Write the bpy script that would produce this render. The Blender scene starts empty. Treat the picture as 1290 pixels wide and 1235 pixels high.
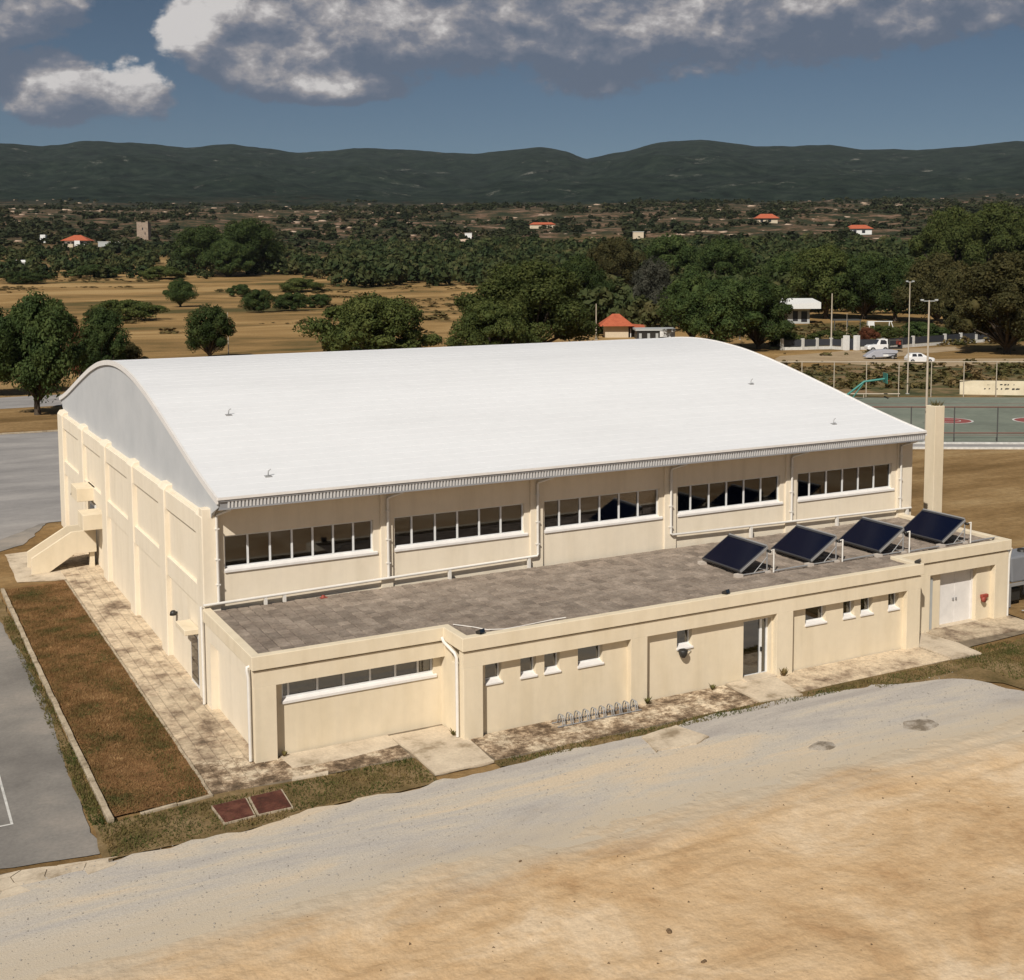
import bpy, math, random
import numpy as np
from mathutils import Vector, Matrix
R = math.radians
SC = bpy.context.scene
COL = SC.collection

# ------------------------------------------------------------------ camera
F_PX, PP_Y, YAW, PITCH, ROLL = 1564.89, 467.26, 0.4886, 0.0904, -0.0043
CAM = np.array([-10.4732, -42.8855, 15.7274])
FW = np.array([math.sin(YAW)*math.cos(PITCH), math.cos(YAW)*math.cos(PITCH), -math.sin(PITCH)])
_r = np.array([math.cos(YAW), -math.sin(YAW), 0.0]); _u = np.cross(_r, FW)
RT = _r*math.cos(ROLL) + _u*math.sin(ROLL); UP = _u*math.cos(ROLL) - _r*math.sin(ROLL)
cd = bpy.data.cameras.new('camera'); cam = bpy.data.objects.new('camera', cd); COL.objects.link(cam)
cd.sensor_width = 36; cd.lens = F_PX/1290*36; cd.shift_y = -(617.5-PP_Y)/1290
cd.clip_start = .5; cd.clip_end = 40000
cam.matrix_world = Matrix(((RT[0], UP[0], -FW[0], CAM[0]), (RT[1], UP[1], -FW[1], CAM[1]),
                           (RT[2], UP[2], -FW[2], CAM[2]), (0, 0, 0, 1)))
SC.camera = cam

# ------------------------------------------------------------------ light
SUN = Vector((-1.12, -1.0, 1.40)).normalized()           # towards the sun
SKY_STRENGTH = .05
sl = bpy.data.lights.new('sun', 'SUN'); sl.energy = 4.9; sl.angle = R(.53); sl.color = (1, .95, .87)
so = bpy.data.objects.new('sun', sl); COL.objects.link(so)
so.rotation_euler = SUN.to_track_quat('Z', 'Y').to_euler(); so.location = (-60, -60, 80)

W = bpy.data.worlds.new('World'); SC.world = W; W.use_nodes = True
def build_world():
    nt = W.node_tree; nt.nodes.clear(); N = nt.nodes.new; L = nt.links.new
    out = N('ShaderNodeOutputWorld'); bg = N('ShaderNodeBackground'); bg.inputs[1].default_value = SKY_STRENGTH
    L(bg.outputs[0], out.inputs[0])
    sky = N('ShaderNodeTexSky'); sky.sky_type = 'NISHITA'; sky.sun_disc = False
    sky.sun_elevation = math.asin(SUN.z); sky.sun_rotation = math.atan2(SUN.x, SUN.y)
    sky.air_density = .50; sky.dust_density = 1.0; sky.ozone_density = 2.0; sky.altitude = 100
    tc = N('ShaderNodeTexCoord')
    rot = N('ShaderNodeVectorRotate'); rot.rotation_type = 'Z_AXIS'; rot.inputs['Angle'].default_value = YAW
    L(tc.outputs['Generated'], rot.inputs['Vector'])
    sp = N('ShaderNodeSeparateXYZ'); L(rot.outputs[0], sp.inputs[0])
    def m(op, a, b=None, c=None, clamp=False):
        n = N('ShaderNodeMath'); n.operation = op; n.use_clamp = clamp
        for i, v in enumerate((a, b, c)):
            if v is None: continue
            if isinstance(v, (int, float)): n.inputs[i].default_value = v
            else: L(v, n.inputs[i])
        return n.outputs[0]
    u = m('ARCTAN2', sp.outputs[0], sp.outputs[1]); v = m('ARCSINE', sp.outputs[2])
    def noise(du, dv, sc, det, rough=.55, dist=0.0, vs=1.5):
        cx = N('ShaderNodeCombineXYZ')
        L(m('ADD', u, du), cx.inputs[0]); L(m('MULTIPLY', m('ADD', v, dv), vs), cx.inputs[1]); cx.inputs[2].default_value = 3.7
        n = N('ShaderNodeTexNoise'); n.inputs['Scale'].default_value = sc; n.inputs['Detail'].default_value = det
        n.inputs['Roughness'].default_value = rough; n.inputs['Distortion'].default_value = dist
        L(cx.outputs[0], n.inputs['Vector']); return n.outputs[0]
    # banks of cumulus: azimuth, elevation, half width, half height above, below
    blobs = [(-.44, .195, .135, .09, .045, 1.7), (-.345, .120, .05, .036, .022, .7), (-.285, .122, .032, .030, .02, .65), (-.40, .15, .022, .03, .02, .6), (-.43, .12, .02, .018, .02, .6),
             (-.20, .165, .075, .05, .042, 1.4), (-.15, .135, .09, .022, .016, .9), (-.08, .205, .18, .12, .074, 1.1), (.08, .21, .24, .12, .080, 1.1),
             (.27, .205, .24, .12, .062, 1.1), (.45, .185, .13, .06, .040, 1.3), (.66, .2, .28, .1, .05, 1), (-.8, .2, .25, .1, .05, 1),
             (1.5, .25, .4, .12, .06, 1), (-1.7, .25, .4, .12, .06, 1), (2.8, .25, .4, .12, .06, 1)]
    def density(du_, dv_):
        cov = None
        for (u0, v0, a, b1, b2, k) in blobs:
            du = m('MULTIPLY', m('SUBTRACT', u, u0-du_), 1/a); dv = m('SUBTRACT', v, v0-dv_)
            dvv = m('MAXIMUM', m('MULTIPLY', dv, 1/b1), m('MULTIPLY', dv, -1/b2))
            q = m('SUBTRACT', 1.0, m('MULTIPLY_ADD', du, du, m('MULTIPLY', dvv, dvv)))
            q = m('MULTIPLY', m('MAXIMUM', q, -1.2), k); cov = q if cov is None else m('MAXIMUM', cov, q)
        n1 = noise(du_, dv_, 10, 12, .63, .1, 1.6)
        return m('ADD', m('MULTIPLY', m('MINIMUM', cov, .85), 1.1), m('MULTIPLY', m('SUBTRACT', n1, .5), 2.4))
    dens = density(0, 0); dens2 = density(-.012, .022)
    mr = N('ShaderNodeMapRange'); mr.interpolation_type = 'SMOOTHSTEP'; L(m('MULTIPLY_ADD', m('SUBTRACT', noise(.2, 0, 60, 6, .65, .2), .5), .7, dens), mr.inputs[0])
    mr.inputs[1].default_value = .02; mr.inputs[2].default_value = .34
    mask = mr.outputs[0]
    lit = m('ADD', .42, m('MULTIPLY', m('SUBTRACT', dens, dens2), 1.15))              # turned to the sun: bright tops, grey bases
    lit = m('SUBTRACT', lit, m('MULTIPLY', m('MAXIMUM', m('SUBTRACT', dens, .6), 0), .10))
    lit = m('ADD', lit, m('MULTIPLY', m('SUBTRACT', noise(0, 0, 26, 8, .58, .3), noise(-.007, .010, 26, 8, .58, .3)), 1.7))
    lit = m('ADD', lit, m('MULTIPLY', m('SUBTRACT', noise(.4, .1, 7, 4, .5), .5), .9))
    lit = m('ADD', lit, m('MULTIPLY', m('SUBTRACT', m('MINIMUM', v, .24), .168), 4.2))
    ramp = N('ShaderNodeValToRGB'); L(m('MULTIPLY_ADD', m('SUBTRACT', lit, .45), .95, .46), ramp.inputs[0]); e = ramp.color_ramp.elements
    k = 1/SKY_STRENGTH
    def c(r, g, b): return (r*k, g*k, b*k, 1)
    e[0].position = .0; e[0].color = c(.115, .15, .215)
    e[1].position = 1.0; e[1].color = c(.70, .67, .655)
    x = e.new(.35); x.color = c(.185, .205, .26)
    x = e.new(.65); x.color = c(.36, .345, .36)
    mix = N('ShaderNodeMixRGB'); tint = N('ShaderNodeMixRGB'); tint.blend_type = 'MULTIPLY'; tint.inputs[0].default_value = 1; L(sky.outputs[0], tint.inputs[1]); tint.inputs[2].default_value = (.97, 1.04, .95, 1)
    L(mask, mix.inputs[0]); L(tint.outputs[0], mix.inputs[1]); L(ramp.outputs[0], mix.inputs[2])
    L(mix.outputs[0], bg.inputs[0])
build_world()
SC.view_settings.view_transform = 'Standard'; SC.view_settings.look = 'None'
SC.view_settings.exposure = -.17; SC.view_settings.gamma = 1; SC.view_settings.use_curve_mapping = False
SC.render.engine = 'CYCLES'
SC.cycles.use_denoising = True
SC.cycles.max_bounces = 6; SC.cycles.diffuse_bounces = 2; SC.cycles.glossy_bounces = 3
SC.cycles.transparent_max_bounces = 8; SC.cycles.volume_bounces = 0; SC.cycles.caustics_reflective = False

# ------------------------------------------------------------------ helpers
rnd = random.Random(7)
def tag(o, label=None, cat=None, group=None, kind=None):
    if label: o['label'] = label
    if cat: o['category'] = cat
    if group: o['group'] = group
    if kind: o['kind'] = kind
    return o
OFF = {}
def thing(name, label, cat, loc=(0, 0, 0), rz=0, group=None):
    o = bpy.data.objects.new(name, None); COL.objects.link(o); o.location = loc; o.rotation_euler = (0, 0, rz)
    o.empty_display_size = .3
    OFF[o.name] = Vector(loc)
    return tag(o, label, cat, group)
class MB:
    """collects shapes in world (or thing-local) coordinates, builds one mesh object"""
    def __init__(s): s.v = []; s.f = []; s.smooth = []
    def add(s, vs, fs, smooth=False):
        n = len(s.v); s.v += [tuple(p) for p in vs]; s.f += [tuple(i+n for i in f) for f in fs]; s.smooth += [smooth]*len(fs); return s
    def box(s, x0, x1, y0, y1, z0, z1):
        if x0 > x1: x0, x1 = x1, x0
        if y0 > y1: y0, y1 = y1, y0
        if z0 > z1: z0, z1 = z1, z0
        return s.add([(x0,y0,z0),(x1,y0,z0),(x1,y1,z0),(x0,y1,z0),(x0,y0,z1),(x1,y0,z1),(x1,y1,z1),(x0,y1,z1)],
              [(0,3,2,1),(4,5,6,7),(0,1,5,4),(1,2,6,5),(2,3,7,6),(3,0,4,7)])
    def hexa(s, p):   # 8 points, bottom four then top four
        return s.add(p, [(0,3,2,1),(4,5,6,7),(0,1,5,4),(1,2,6,5),(2,3,7,6),(3,0,4,7)])
    def tube(s, pts, r, n=8, r1=None, caps=True):
        pts = [Vector(p) for p in pts]; k = len(pts); vs = []; fs = []
        prev = None
        for i, p in enumerate(pts):
            d = (pts[min(i+1, k-1)]-pts[max(i-1, 0)]).normalized()
            a = d.orthogonal().normalized() if prev is None else (prev - d*prev.dot(d)).normalized()
            prev = a; b = d.cross(a); rr = r if r1 is None else r+(r1-r)*i/max(1, k-1)
            for j in range(n):
                t = 2*math.pi*j/n; vs.append(p+(a*math.cos(t)+b*math.sin(t))*rr)
        for i in range(k-1):
            for j in range(n): fs.append((i*n+j, i*n+(j+1) % n, (i+1)*n+(j+1) % n, (i+1)*n+j))
        s.add(vs, fs, True)
        if caps: s.add([vs[j] for j in range(n)], [tuple(reversed(range(n)))]); s.add([vs[(k-1)*n+j] for j in range(n)], [tuple(range(n))])
        return s
    def prism(s, poly, axis, a, b):
        """poly in the two other axes, extruded along axis from a to b"""
        def P(q, t): return {'x': (t, q[0], q[1]), 'y': (q[0], t, q[1]), 'z': (q[0], q[1], t)}[axis]
        n = len(poly); vs = [P(q, a) for q in poly]+[P(q, b) for q in poly]
        return s.add(vs, [tuple(range(n)), tuple(range(2*n-1, n-1, -1))]+[(i, i+n, (i+1) % n+n, (i+1) % n) for i in range(n)])
    def lathe(s, prof, c, n=14, axis='z'):
        vs = []; fs = []
        for (r, h) in prof:
            for j in range(n):
                t = 2*math.pi*j/n; a, b = r*math.cos(t), r*math.sin(t)
                vs.append((c[0]+a, c[1]+b, c[2]+h) if axis == 'z' else ((c[0]+a, c[1]+h, c[2]+b) if axis == 'y' else (c[0]+h, c[1]+a, c[2]+b)))
        for i in range(len(prof)-1):
            for j in range(n): fs.append((i*n+j, i*n+(j+1) % n, (i+1)*n+(j+1) % n, (i+1)*n+j))
        return s.add(vs, fs, True)
    def mesh(s, name, off=(0, 0, 0)):
        me = bpy.data.meshes.new(name); o = Vector(off)
        me.from_pydata([tuple(Vector(p)-o) for p in s.v], [], s.f); me.polygons.foreach_set('use_smooth', s.smooth)
        import bmesh
        bm = bmesh.new(); bm.from_mesh(me); bmesh.ops.recalc_face_normals(bm, faces=bm.faces); bm.to_mesh(me); bm.free()
        return me
    def build(s, name, mat, parent=None, bevel=0, local=False):
        off = Vector((0, 0, 0)) if (parent is None or local) else OFF[parent.name]
        me = s.mesh(name, off); me.materials.append(mat)
        o = bpy.data.objects.new(name, me); COL.objects.link(o)
        if parent is not None: o.parent = parent; OFF[o.name] = OFF[parent.name]
        else: OFF[o.name] = Vector((0, 0, 0))
        if bevel:
            b = o.modifiers.new('bevel', 'BEVEL'); b.width = bevel; b.segments = 2; b.limit_method = 'ANGLE'; b.angle_limit = R(40)
        return o
def arr_obj(name, V, Fq, mat, parent=None, smooth=False):
    """mesh from numpy arrays: V (n,3), Fq (m,k)"""
    me = bpy.data.meshes.new(name); n = len(V); m_, k = Fq.shape
    me.vertices.add(n); me.vertices.foreach_set('co', np.ascontiguousarray(V, dtype=np.float32).ravel())
    me.loops.add(m_*k); me.loops.foreach_set('vertex_index', np.ascontiguousarray(Fq, dtype=np.int32).ravel())
    me.polygons.add(m_); me.polygons.foreach_set('loop_start', np.arange(0, m_*k, k, dtype=np.int32))
    me.polygons.foreach_set('loop_total', np.full(m_, k, dtype=np.int32))
    if smooth: me.polygons.foreach_set('use_smooth', np.ones(m_, dtype=bool))
    me.update(calc_edges=True)
    if mat: me.materials.append(mat)
    if name is None: return me
    o = bpy.data.objects.new(name, me); COL.objects.link(o)
    if parent is not None: o.parent = parent
    OFF[o.name] = Vector((0, 0, 0)) if parent is None else OFF[parent.name]
    return o
def copy_tree(o, parent=None):
    c = o.copy(); COL.objects.link(c)
    if parent is not None: c.parent = parent
    for ch in o.children: copy_tree(ch, c)
    return c

# ---- materials
def ramp_mat(name, cols, scale=1.0, detail=5, rough=.85, bump=0.0, bscale=20, pos=None, coord='P', stretch=(1, 1, 1), dist=0.0,
             spec=.3, objrand=0.0, fine=None, metallic=0.0, nrough=.6, bdist=.02, streak=0.0, island=0.0):
    """noise driven colour ramp; coord P = world position, O = object"""
    m = bpy.data.materials.new(name); m.use_nodes = True; nt = m.node_tree; N = nt.nodes.new; L = nt.links.new
    b = nt.nodes['Principled BSDF']; b.inputs['Roughness'].default_value = rough; b.inputs['Specular IOR Level'].default_value = spec
    b.inputs['Metallic'].default_value = metallic
    if coord == 'P': src = N('ShaderNodeNewGeometry').outputs['Position']
    else: src = N('ShaderNodeTexCoord').outputs['Object']
    mp = N('ShaderNodeMapping'); mp.inputs['Scale'].default_value = stretch; L(src, mp.inputs[0])
    n = N('ShaderNodeTexNoise'); n.inputs['Scale'].default_value = scale; n.inputs['Detail'].default_value = detail
    n.inputs['Roughness'].default_value = nrough; n.inputs['Distortion'].default_value = dist
    L(mp.outputs[0], n.inputs['Vector'])
    r = N('ShaderNodeValToRGB'); L(n.outputs[0], r.inputs[0]); e = r.color_ramp.elements
    ps = pos or [.3+.4*i/(len(cols)-1) for i in range(len(cols))]
    e[0].position = ps[0]; e[0].color = (*cols[0], 1); e[1].position = ps[-1]; e[1].color = (*cols[-1], 1)
    for p_, c_ in list(zip(ps, cols))[1:-1]: e.new(p_).color = (*c_, 1)
    col = r.outputs[0]
    def mul(col, fac_socket, lo, hi):
        mr = N('ShaderNodeMapRange'); L(fac_socket, mr.inputs[0]); mr.inputs[1].default_value = .25; mr.inputs[2].default_value = .75
        mr.inputs[3].default_value = lo; mr.inputs[4].default_value = hi
        mx = N('ShaderNodeVectorMath'); mx.operation = 'SCALE'; L(col, mx.inputs[0]); L(mr.outputs[0], mx.inputs['Scale']); return mx.outputs[0]
    if fine:
        nf = N('ShaderNodeTexNoise'); nf.inputs['Scale'].default_value = fine[0]; nf.inputs['Detail'].default_value = 4; nf.inputs['Roughness'].default_value = .7
        L(src, nf.inputs['Vector']); col = mul(col, nf.outputs[0], 1-fine[1], 1+fine[1])
    if streak:
        ms = N('ShaderNodeMapping'); ms.inputs['Scale'].default_value = (3.2, 3.2, .16); L(src, ms.inputs[0]); ns = N('ShaderNodeTexNoise'); ns.inputs['Scale'].default_value = 1.0; ns.inputs['Detail'].default_value = 5; L(ms.outputs[0], ns.inputs['Vector'])
        q = N('ShaderNodeMapRange'); L(ns.outputs[0], q.inputs[0]); q.inputs[1].default_value = .52; q.inputs[2].default_value = .74; q.inputs[3].default_value = 1; q.inputs[4].default_value = 1-streak
        mx = N('ShaderNodeVectorMath'); mx.operation = 'SCALE'; L(col, mx.inputs[0]); L(q.outputs[0], mx.inputs['Scale']); col = mx.outputs[0]
    if island:
        gi = N('ShaderNodeNewGeometry'); q = N('ShaderNodeMapRange'); L(gi.outputs['Random Per Island'], q.inputs[0]); q.inputs[3].default_value = 1-island; q.inputs[4].default_value = 1+island
        mx = N('ShaderNodeVectorMath'); mx.operation = 'SCALE'; L(col, mx.inputs[0]); L(q.outputs[0], mx.inputs['Scale']); col = mx.outputs[0]
    if objrand:
        oi = N('ShaderNodeObjectInfo'); mr = N('ShaderNodeMapRange'); L(oi.outputs['Random'], mr.inputs[0])
        mr.inputs[3].default_value = 1-objrand; mr.inputs[4].default_value = 1+objrand
        mx = N('ShaderNodeVectorMath'); mx.operation = 'SCALE'; L(col, mx.inputs[0]); L(mr.outputs[0], mx.inputs['Scale']); col = mx.outputs[0]
    L(col, b.inputs['Base Color'])
    if bump:
        nb = N('ShaderNodeTexNoise'); nb.inputs['Scale'].default_value = bscale; nb.inputs['Detail'].default_value = 5; L(src, nb.inputs['Vector'])
        bp = N('ShaderNodeBump'); bp.inputs['Strength'].default_value = bump; bp.inputs['Distance'].default_value = bdist
        L(nb.outputs[0], bp.inputs['Height']); L(bp.outputs[0], b.inputs['Normal'])
    return m
def plain(name, c, rough=.5, metallic=0.0, spec=.5, var=.06, scale=3.0):
    lo = tuple(x*(1-var) for x in c); hi = tuple(min(1, x*(1+var)) for x in c)
    return ramp_mat(name, [lo, hi], scale=scale, rough=rough, metallic=metallic, spec=spec)
def foliage(name, cols, scale=.5, trans=.25, objrand=.2):
    m = ramp_mat(name, cols, scale=scale, detail=3, rough=.75, spec=.15, objrand=objrand, fine=(6, .35))
    nt = m.node_tree; b = nt.nodes['Principled BSDF']; out = nt.nodes['Material Output']
    src = b.inputs['Base Color'].links[0].from_socket
    t = nt.nodes.new('ShaderNodeBsdfTranslucent'); nt.links.new(src, t.inputs[0])
    mx = nt.nodes.new('ShaderNodeMixShader'); mx.inputs[0].default_value = trans
    nt.links.new(b.outputs[0], mx.inputs[1]); nt.links.new(t.outputs[0], mx.inputs[2]); nt.links.new(mx.outputs[0], out.inputs[0])
    return m
def glass_mat(name, tint, refl=1.5):
    m = bpy.data.materials.new(name); m.use_nodes = True; nt = m.node_tree; N = nt.nodes.new; L = nt.links.new
    out = nt.nodes['Material Output']; nt.nodes.remove(nt.nodes['Principled BSDF'])
    tr = N('ShaderNodeBsdfTransparent'); tr.inputs[0].default_value = (*tint, 1)
    gl = N('ShaderNodeBsdfGlossy'); gl.inputs['Roughness'].default_value = .03; gl.inputs[0].default_value = (.9, .9, .9, 1)
    fr = N('ShaderNodeFresnel'); fr.inputs[0].default_value = refl
    geo = N('ShaderNodeNewGeometry'); nz = N('ShaderNodeTexNoise'); nz.inputs['Scale'].default_value = .8; L(geo.outputs['Position'], nz.inputs['Vector'])
    bp = N('ShaderNodeBump'); bp.inputs['Strength'].default_value = .05; bp.inputs['Distance'].default_value = .02; L(nz.outputs[0], bp.inputs['Height']); L(bp.outputs[0], gl.inputs['Normal'])
    mx = N('ShaderNodeMixShader'); L(fr.outputs[0], mx.inputs[0]); L(tr.outputs[0], mx.inputs[1]); L(gl.outputs[0], mx.inputs[2]); L(mx.outputs[0], out.inputs[0])
    return m
M = {}
CREAM = (.78, .64, .45)
M['plaster'] = ramp_mat('cream_plaster', [(.725, .61, .435), (.775, .66, .485), (.80, .685, .51)], scale=.8, stretch=(1.6, 1.6, .35), rough=.9, streak=.05, bump=.12, bscale=60, fine=(3.0, .035), pos=[.3, .5, .7])
M['plaster_pale'] = ramp_mat('pale_plaster', [(.785, .68, .525), (.83, .725, .57), (.85, .745, .59)], scale=.8, stretch=(1.6, 1.6, .35), rough=.9, streak=.05, bump=.12, bscale=60, fine=(3.0, .03))
M['roof_white'] = ramp_mat('white_roof_sheet', [(.775, .77, .77), (.81, .805, .805), (.835, .83, .83)], streak=.025, scale=.35, rough=.45, spec=.35, stretch=(.25, 1, 1), fine=(1.5, .02))
M['clad'] = ramp_mat('grey_cladding', [(.52, .53, .54), (.58, .585, .59)], scale=.4, rough=.55, fine=(.8, .03))
M['white'] = plain('white_paint', (.79, .75, .71), .6)
M['pipe'] = plain('white_pipe_plastic', (.76, .72, .66), .55)
M['alu'] = plain('white_aluminium', (.78, .78, .77), .35)
M['gutter'] = plain('grey_gutter_metal', (.30, .30, .31), .5)
M['soffit'] = plain('soffit_sheet', (.52, .51, .49), .6)
M['rib'] = plain('pale_rib_sheet', (.72, .71, .70), .5)
M['glass'] = glass_mat('dark_window_glass', (.60, .60, .62), 1.7)
M['glass2'] = glass_mat('annex_window_glass', (.60, .66, .74), 2.5)
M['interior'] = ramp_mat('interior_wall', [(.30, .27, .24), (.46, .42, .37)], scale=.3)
M['reflection'] = plain('pale_reflection', (.75, .75, .75), .6)
M['deck_tile'] = ramp_mat('terrace_paver', [(.195, .152, .12), (.255, .205, .163), (.32, .26, .21)], scale=1.3, rough=.9, objrand=.2, island=.2, fine=(9, .3), bump=.5, bscale=30, pos=[.3, .5, .72])
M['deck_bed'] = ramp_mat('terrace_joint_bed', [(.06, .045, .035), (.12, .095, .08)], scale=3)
M['tile'] = ramp_mat('stained_paving_tile', [(.12, .085, .055), (.25, .18, .12), (.42, .325, .225), (.58, .465, .325)], scale=.6, detail=9, rough=.92, objrand=.14, fine=(7, .3), bump=.4, bscale=25,
                     pos=[.31, .40, .46, .54], nrough=.74)
M['tile_front'] = ramp_mat('mossy_paving_tile', [(.09, .06, .035), (.19, .13, .08), (.36, .265, .175), (.60, .49, .35)], scale=1.0, detail=10, rough=.92, objrand=.16, fine=(8, .35), bump=.4, bscale=25,
                     pos=[.36, .45, .51, .58], nrough=.76)
M['joint'] = ramp_mat('paving_joint_soil', [(.12, .09, .06), (.28, .22, .15)], scale=2)
M['slab'] = ramp_mat('pale_concrete_slab', [(.30, .23, .15), (.56, .46, .34), (.66, .55, .41)], scale=.9, detail=8, rough=.92, fine=(10, .15), bump=.3, bscale=30, pos=[.33, .46, .62], nrough=.65)
M['kerb'] = ramp_mat('concrete_kerb', [(.22, .17, .11), (.42, .34, .24), (.52, .43, .31)], scale=2.2, detail=7, rough=.95, fine=(12, .25))
M['sand'] = ramp_mat('sandy_soil', [(.46, .285, .145), (.56, .375, .205), (.62, .435, .255), (.70, .53, .35)], scale=.20, detail=11, rough=1, fine=(11, .13), bump=.6, bscale=3.2, dist=.8, pos=[.37, .455, .535, .63], nrough=.66, bdist=.10, spec=.1, stretch=(.95, 1.1, 1))
M['gravel'] = ramp_mat('grey_gravel', [(.395, .355, .32), (.475, .43, .38), (.535, .47, .385), (.61, .495, .36)], scale=.22, detail=10, rough=1, fine=(16, .17), bump=.5, bscale=22, stretch=(.30, 1.6, 1), dist=.7, pos=[.38, .46, .525, .60], nrough=.66, spec=.1)
def dusty_border(m, y_full, y_none, col):
    """sand and gravel trodden into one another along the lower side of the track"""
    nt = m.node_tree; N = nt.nodes.new; L = nt.links.new; b = nt.nodes['Principled BSDF']; src = b.inputs['Base Color'].links[0].from_socket
    g = N('ShaderNodeNewGeometry'); sp = N('ShaderNodeSeparateXYZ'); L(g.outputs['Position'], sp.inputs[0])
    mp = N('ShaderNodeMapping'); mp.inputs['Scale'].default_value = (.35, 1, 1); L(g.outputs['Position'], mp.inputs[0])
    n = N('ShaderNodeTexNoise'); n.inputs['Scale'].default_value = .8; n.inputs['Detail'].default_value = 9; n.inputs['Roughness'].default_value = .68; L(mp.outputs[0], n.inputs['Vector'])
    a = N('ShaderNodeMath'); a.operation = 'MULTIPLY_ADD'; L(n.outputs[0], a.inputs[0]); a.inputs[1].default_value = 5.0; L(sp.outputs[1], a.inputs[2])
    r = N('ShaderNodeMapRange'); r.interpolation_type = 'SMOOTHSTEP'; L(a.outputs[0], r.inputs[0]); r.inputs[1].default_value = y_none+2.5; r.inputs[2].default_value = y_full+2.5; r.inputs[4].default_value = .92
    x = N('ShaderNodeMixRGB'); L(r.outputs[0], x.inputs[0]); L(src, x.inputs[1]); x.inputs[2].default_value = (*col, 1); L(x.outputs[0], b.inputs['Base Color'])
dusty_border(M['sand'], -14.6, -17.2, (.545, .455, .34)); dusty_border(M['gravel'], -15.2, -12.6, (.545, .455, .34))
M['asphalt'] = ramp_mat('worn_asphalt', [(.175, .16, .145), (.235, .215, .192), (.32, .28, .24)], pos=[.36, .5, .64], scale=.22, detail=8, rough=.95, fine=(9, .14), bump=.3, bscale=40, spec=.2)
M['yard'] = ramp_mat('streaky_yard_asphalt', [(.24, .225, .215), (.31, .29, .275), (.40, .37, .345)], scale=.35, detail=8, rough=.9, fine=(3, .08), stretch=(.35, 1.0, 1), spec=.25)
M['dry_soil'] = ramp_mat('dry_grass_bed', [(.13, .07, .03), (.21, .11, .048), (.28, .16, .07)], scale=.9, detail=8, rough=1, fine=(9, .35), bump=.6, bscale=14, spec=.1)
M['verge'] = ramp_mat('verge_soil', [(.10, .075, .03), (.19, .13, .06), (.27, .19, .10)], scale=.7, detail=8, rough=1, fine=(9, .35), bump=.6, bscale=14, spec=.1)
M['blade_dry'] = foliage('dry_grass_blade', [(.10, .11, .036), (.17, .12, .045), (.28, .165, .07), (.42, .265, .125)], scale=.7, trans=.3, objrand=0)
M['blade_green'] = foliage('olive_grass_blade', [(.055, .075, .018), (.10, .105, .030), (.17, .135, .048), (.29, .19, .085)], scale=.6, trans=.3, objrand=0)
M['rust'] = ramp_mat('rusty_plate', [(.05, .018, .012), (.095, .030, .019), (.16, .06, .038)], scale=2.5, detail=7, rough=.75, fine=(20, .2), bump=.2, bscale=40)
M['navy'] = plain('collector_glass', (.003, .005, .017), .2, spec=.3)
M['collector_frame'] = plain('collector_frame', (.05, .05, .055), .45)
M['steel'] = plain('galvanised_steel', (.36, .355, .35), .5, metallic=.3)
M['block'] = plain('concrete_block', (.55, .48, .41), .95)
M['dark'] = plain('dark_plastic', (.025, .023, .02), .5)
M['red'] = plain('red_paint', (.30, .055, .035), .6)
M['tank'] = plain('grey_tank_plastic', (.21, .215, .23), .55)
M['hose'] = plain('white_hose', (.75, .70, .64), .5)
M['court'] = ramp_mat('green_court_paint', [(.155, .17, .135), (.19, .21, .165), (.23, .24, .19)], scale=.15, detail=6, rough=.9, fine=(1.2, .1))
M['court_red'] = plain('red_court_paint', (.27, .065, .055), .9)
M['line'] = plain('white_line_paint', (.60, .58, .54), .8, var=.2)
M['mesh_rail'] = plain('rusty_rail', (.17, .075, .055), .7)
M['post_pale'] = plain('pale_post', (.47, .40, .31), .7)
M['post_dark'] = plain('dark_post', (.07, .07, .065), .7)
M['turq'] = plain('turquoise_paint', (.05, .23, .19), .5)
M['bench'] = ramp_mat('cream_bench_wall', [(.62, .53, .37), (.74, .65, .48)], scale=.8, rough=.9, fine=(3, .06))
M['mound'] = ramp_mat('packed_dirt', [(.20, .16, .115), (.34, .285, .225), (.46, .40, .33)], scale=2.5, detail=8, rough=1, fine=(18, .3), bump=.6, bscale=25, pos=[.38, .5, .62])
M['pebble'] = ramp_mat('pebbles', [(.18, .15, .12), (.36, .32, .28), (.55, .50, .43)], scale=30, rough=.95)
M['clod'] = ramp_mat('dark_clod', [(.09, .055, .03), (.20, .13, .07)], scale=20, rough=1)
M['bark'] = ramp_mat('bark', [(.05, .036, .025), (.11, .085, .06)], scale=2, detail=7, rough=.95, coord='O', bump=.5, bscale=9)
M['tile_roof'] = ramp_mat('orange_roof_tiles', [(.36, .085, .04), (.47, .125, .06)], scale=1.2, rough=.85, fine=(6, .2))
M['far_white'] = plain('white_render', (.74, .73, .70), .8)
M['wall_white'] = plain('weathered_white_wall', (.58, .56, .52), .85, var=.15)
M['far_cream'] = plain('cream_render', (.60, .50, .36), .85)
M['far_grey'] = plain('grey_sheet', (.42, .43, .42), .7)
M['far_stone'] = ramp_mat('tower_stone', [(.27, .20, .15), (.40, .31, .24)], scale=.6, detail=7, rough=.95, fine=(3, .2))
M['far_window'] = plain('far_window', (.03, .03, .035), .3)
M['car_white'] = plain('white_car_paint', (.74, .73, .72), .25, spec=.6)
M['car_grey'] = plain('grey_tarp', (.34, .34, .37), .6)
M['rubber'] = plain('tyre_rubber', (.02, .02, .02), .8)
M['rim'] = plain('wheel_rim', (.4, .4, .4), .4, metallic=.5)
M['fence_dark'] = plain('dark_fence_mesh', (.03, .032, .04), .8)
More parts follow.
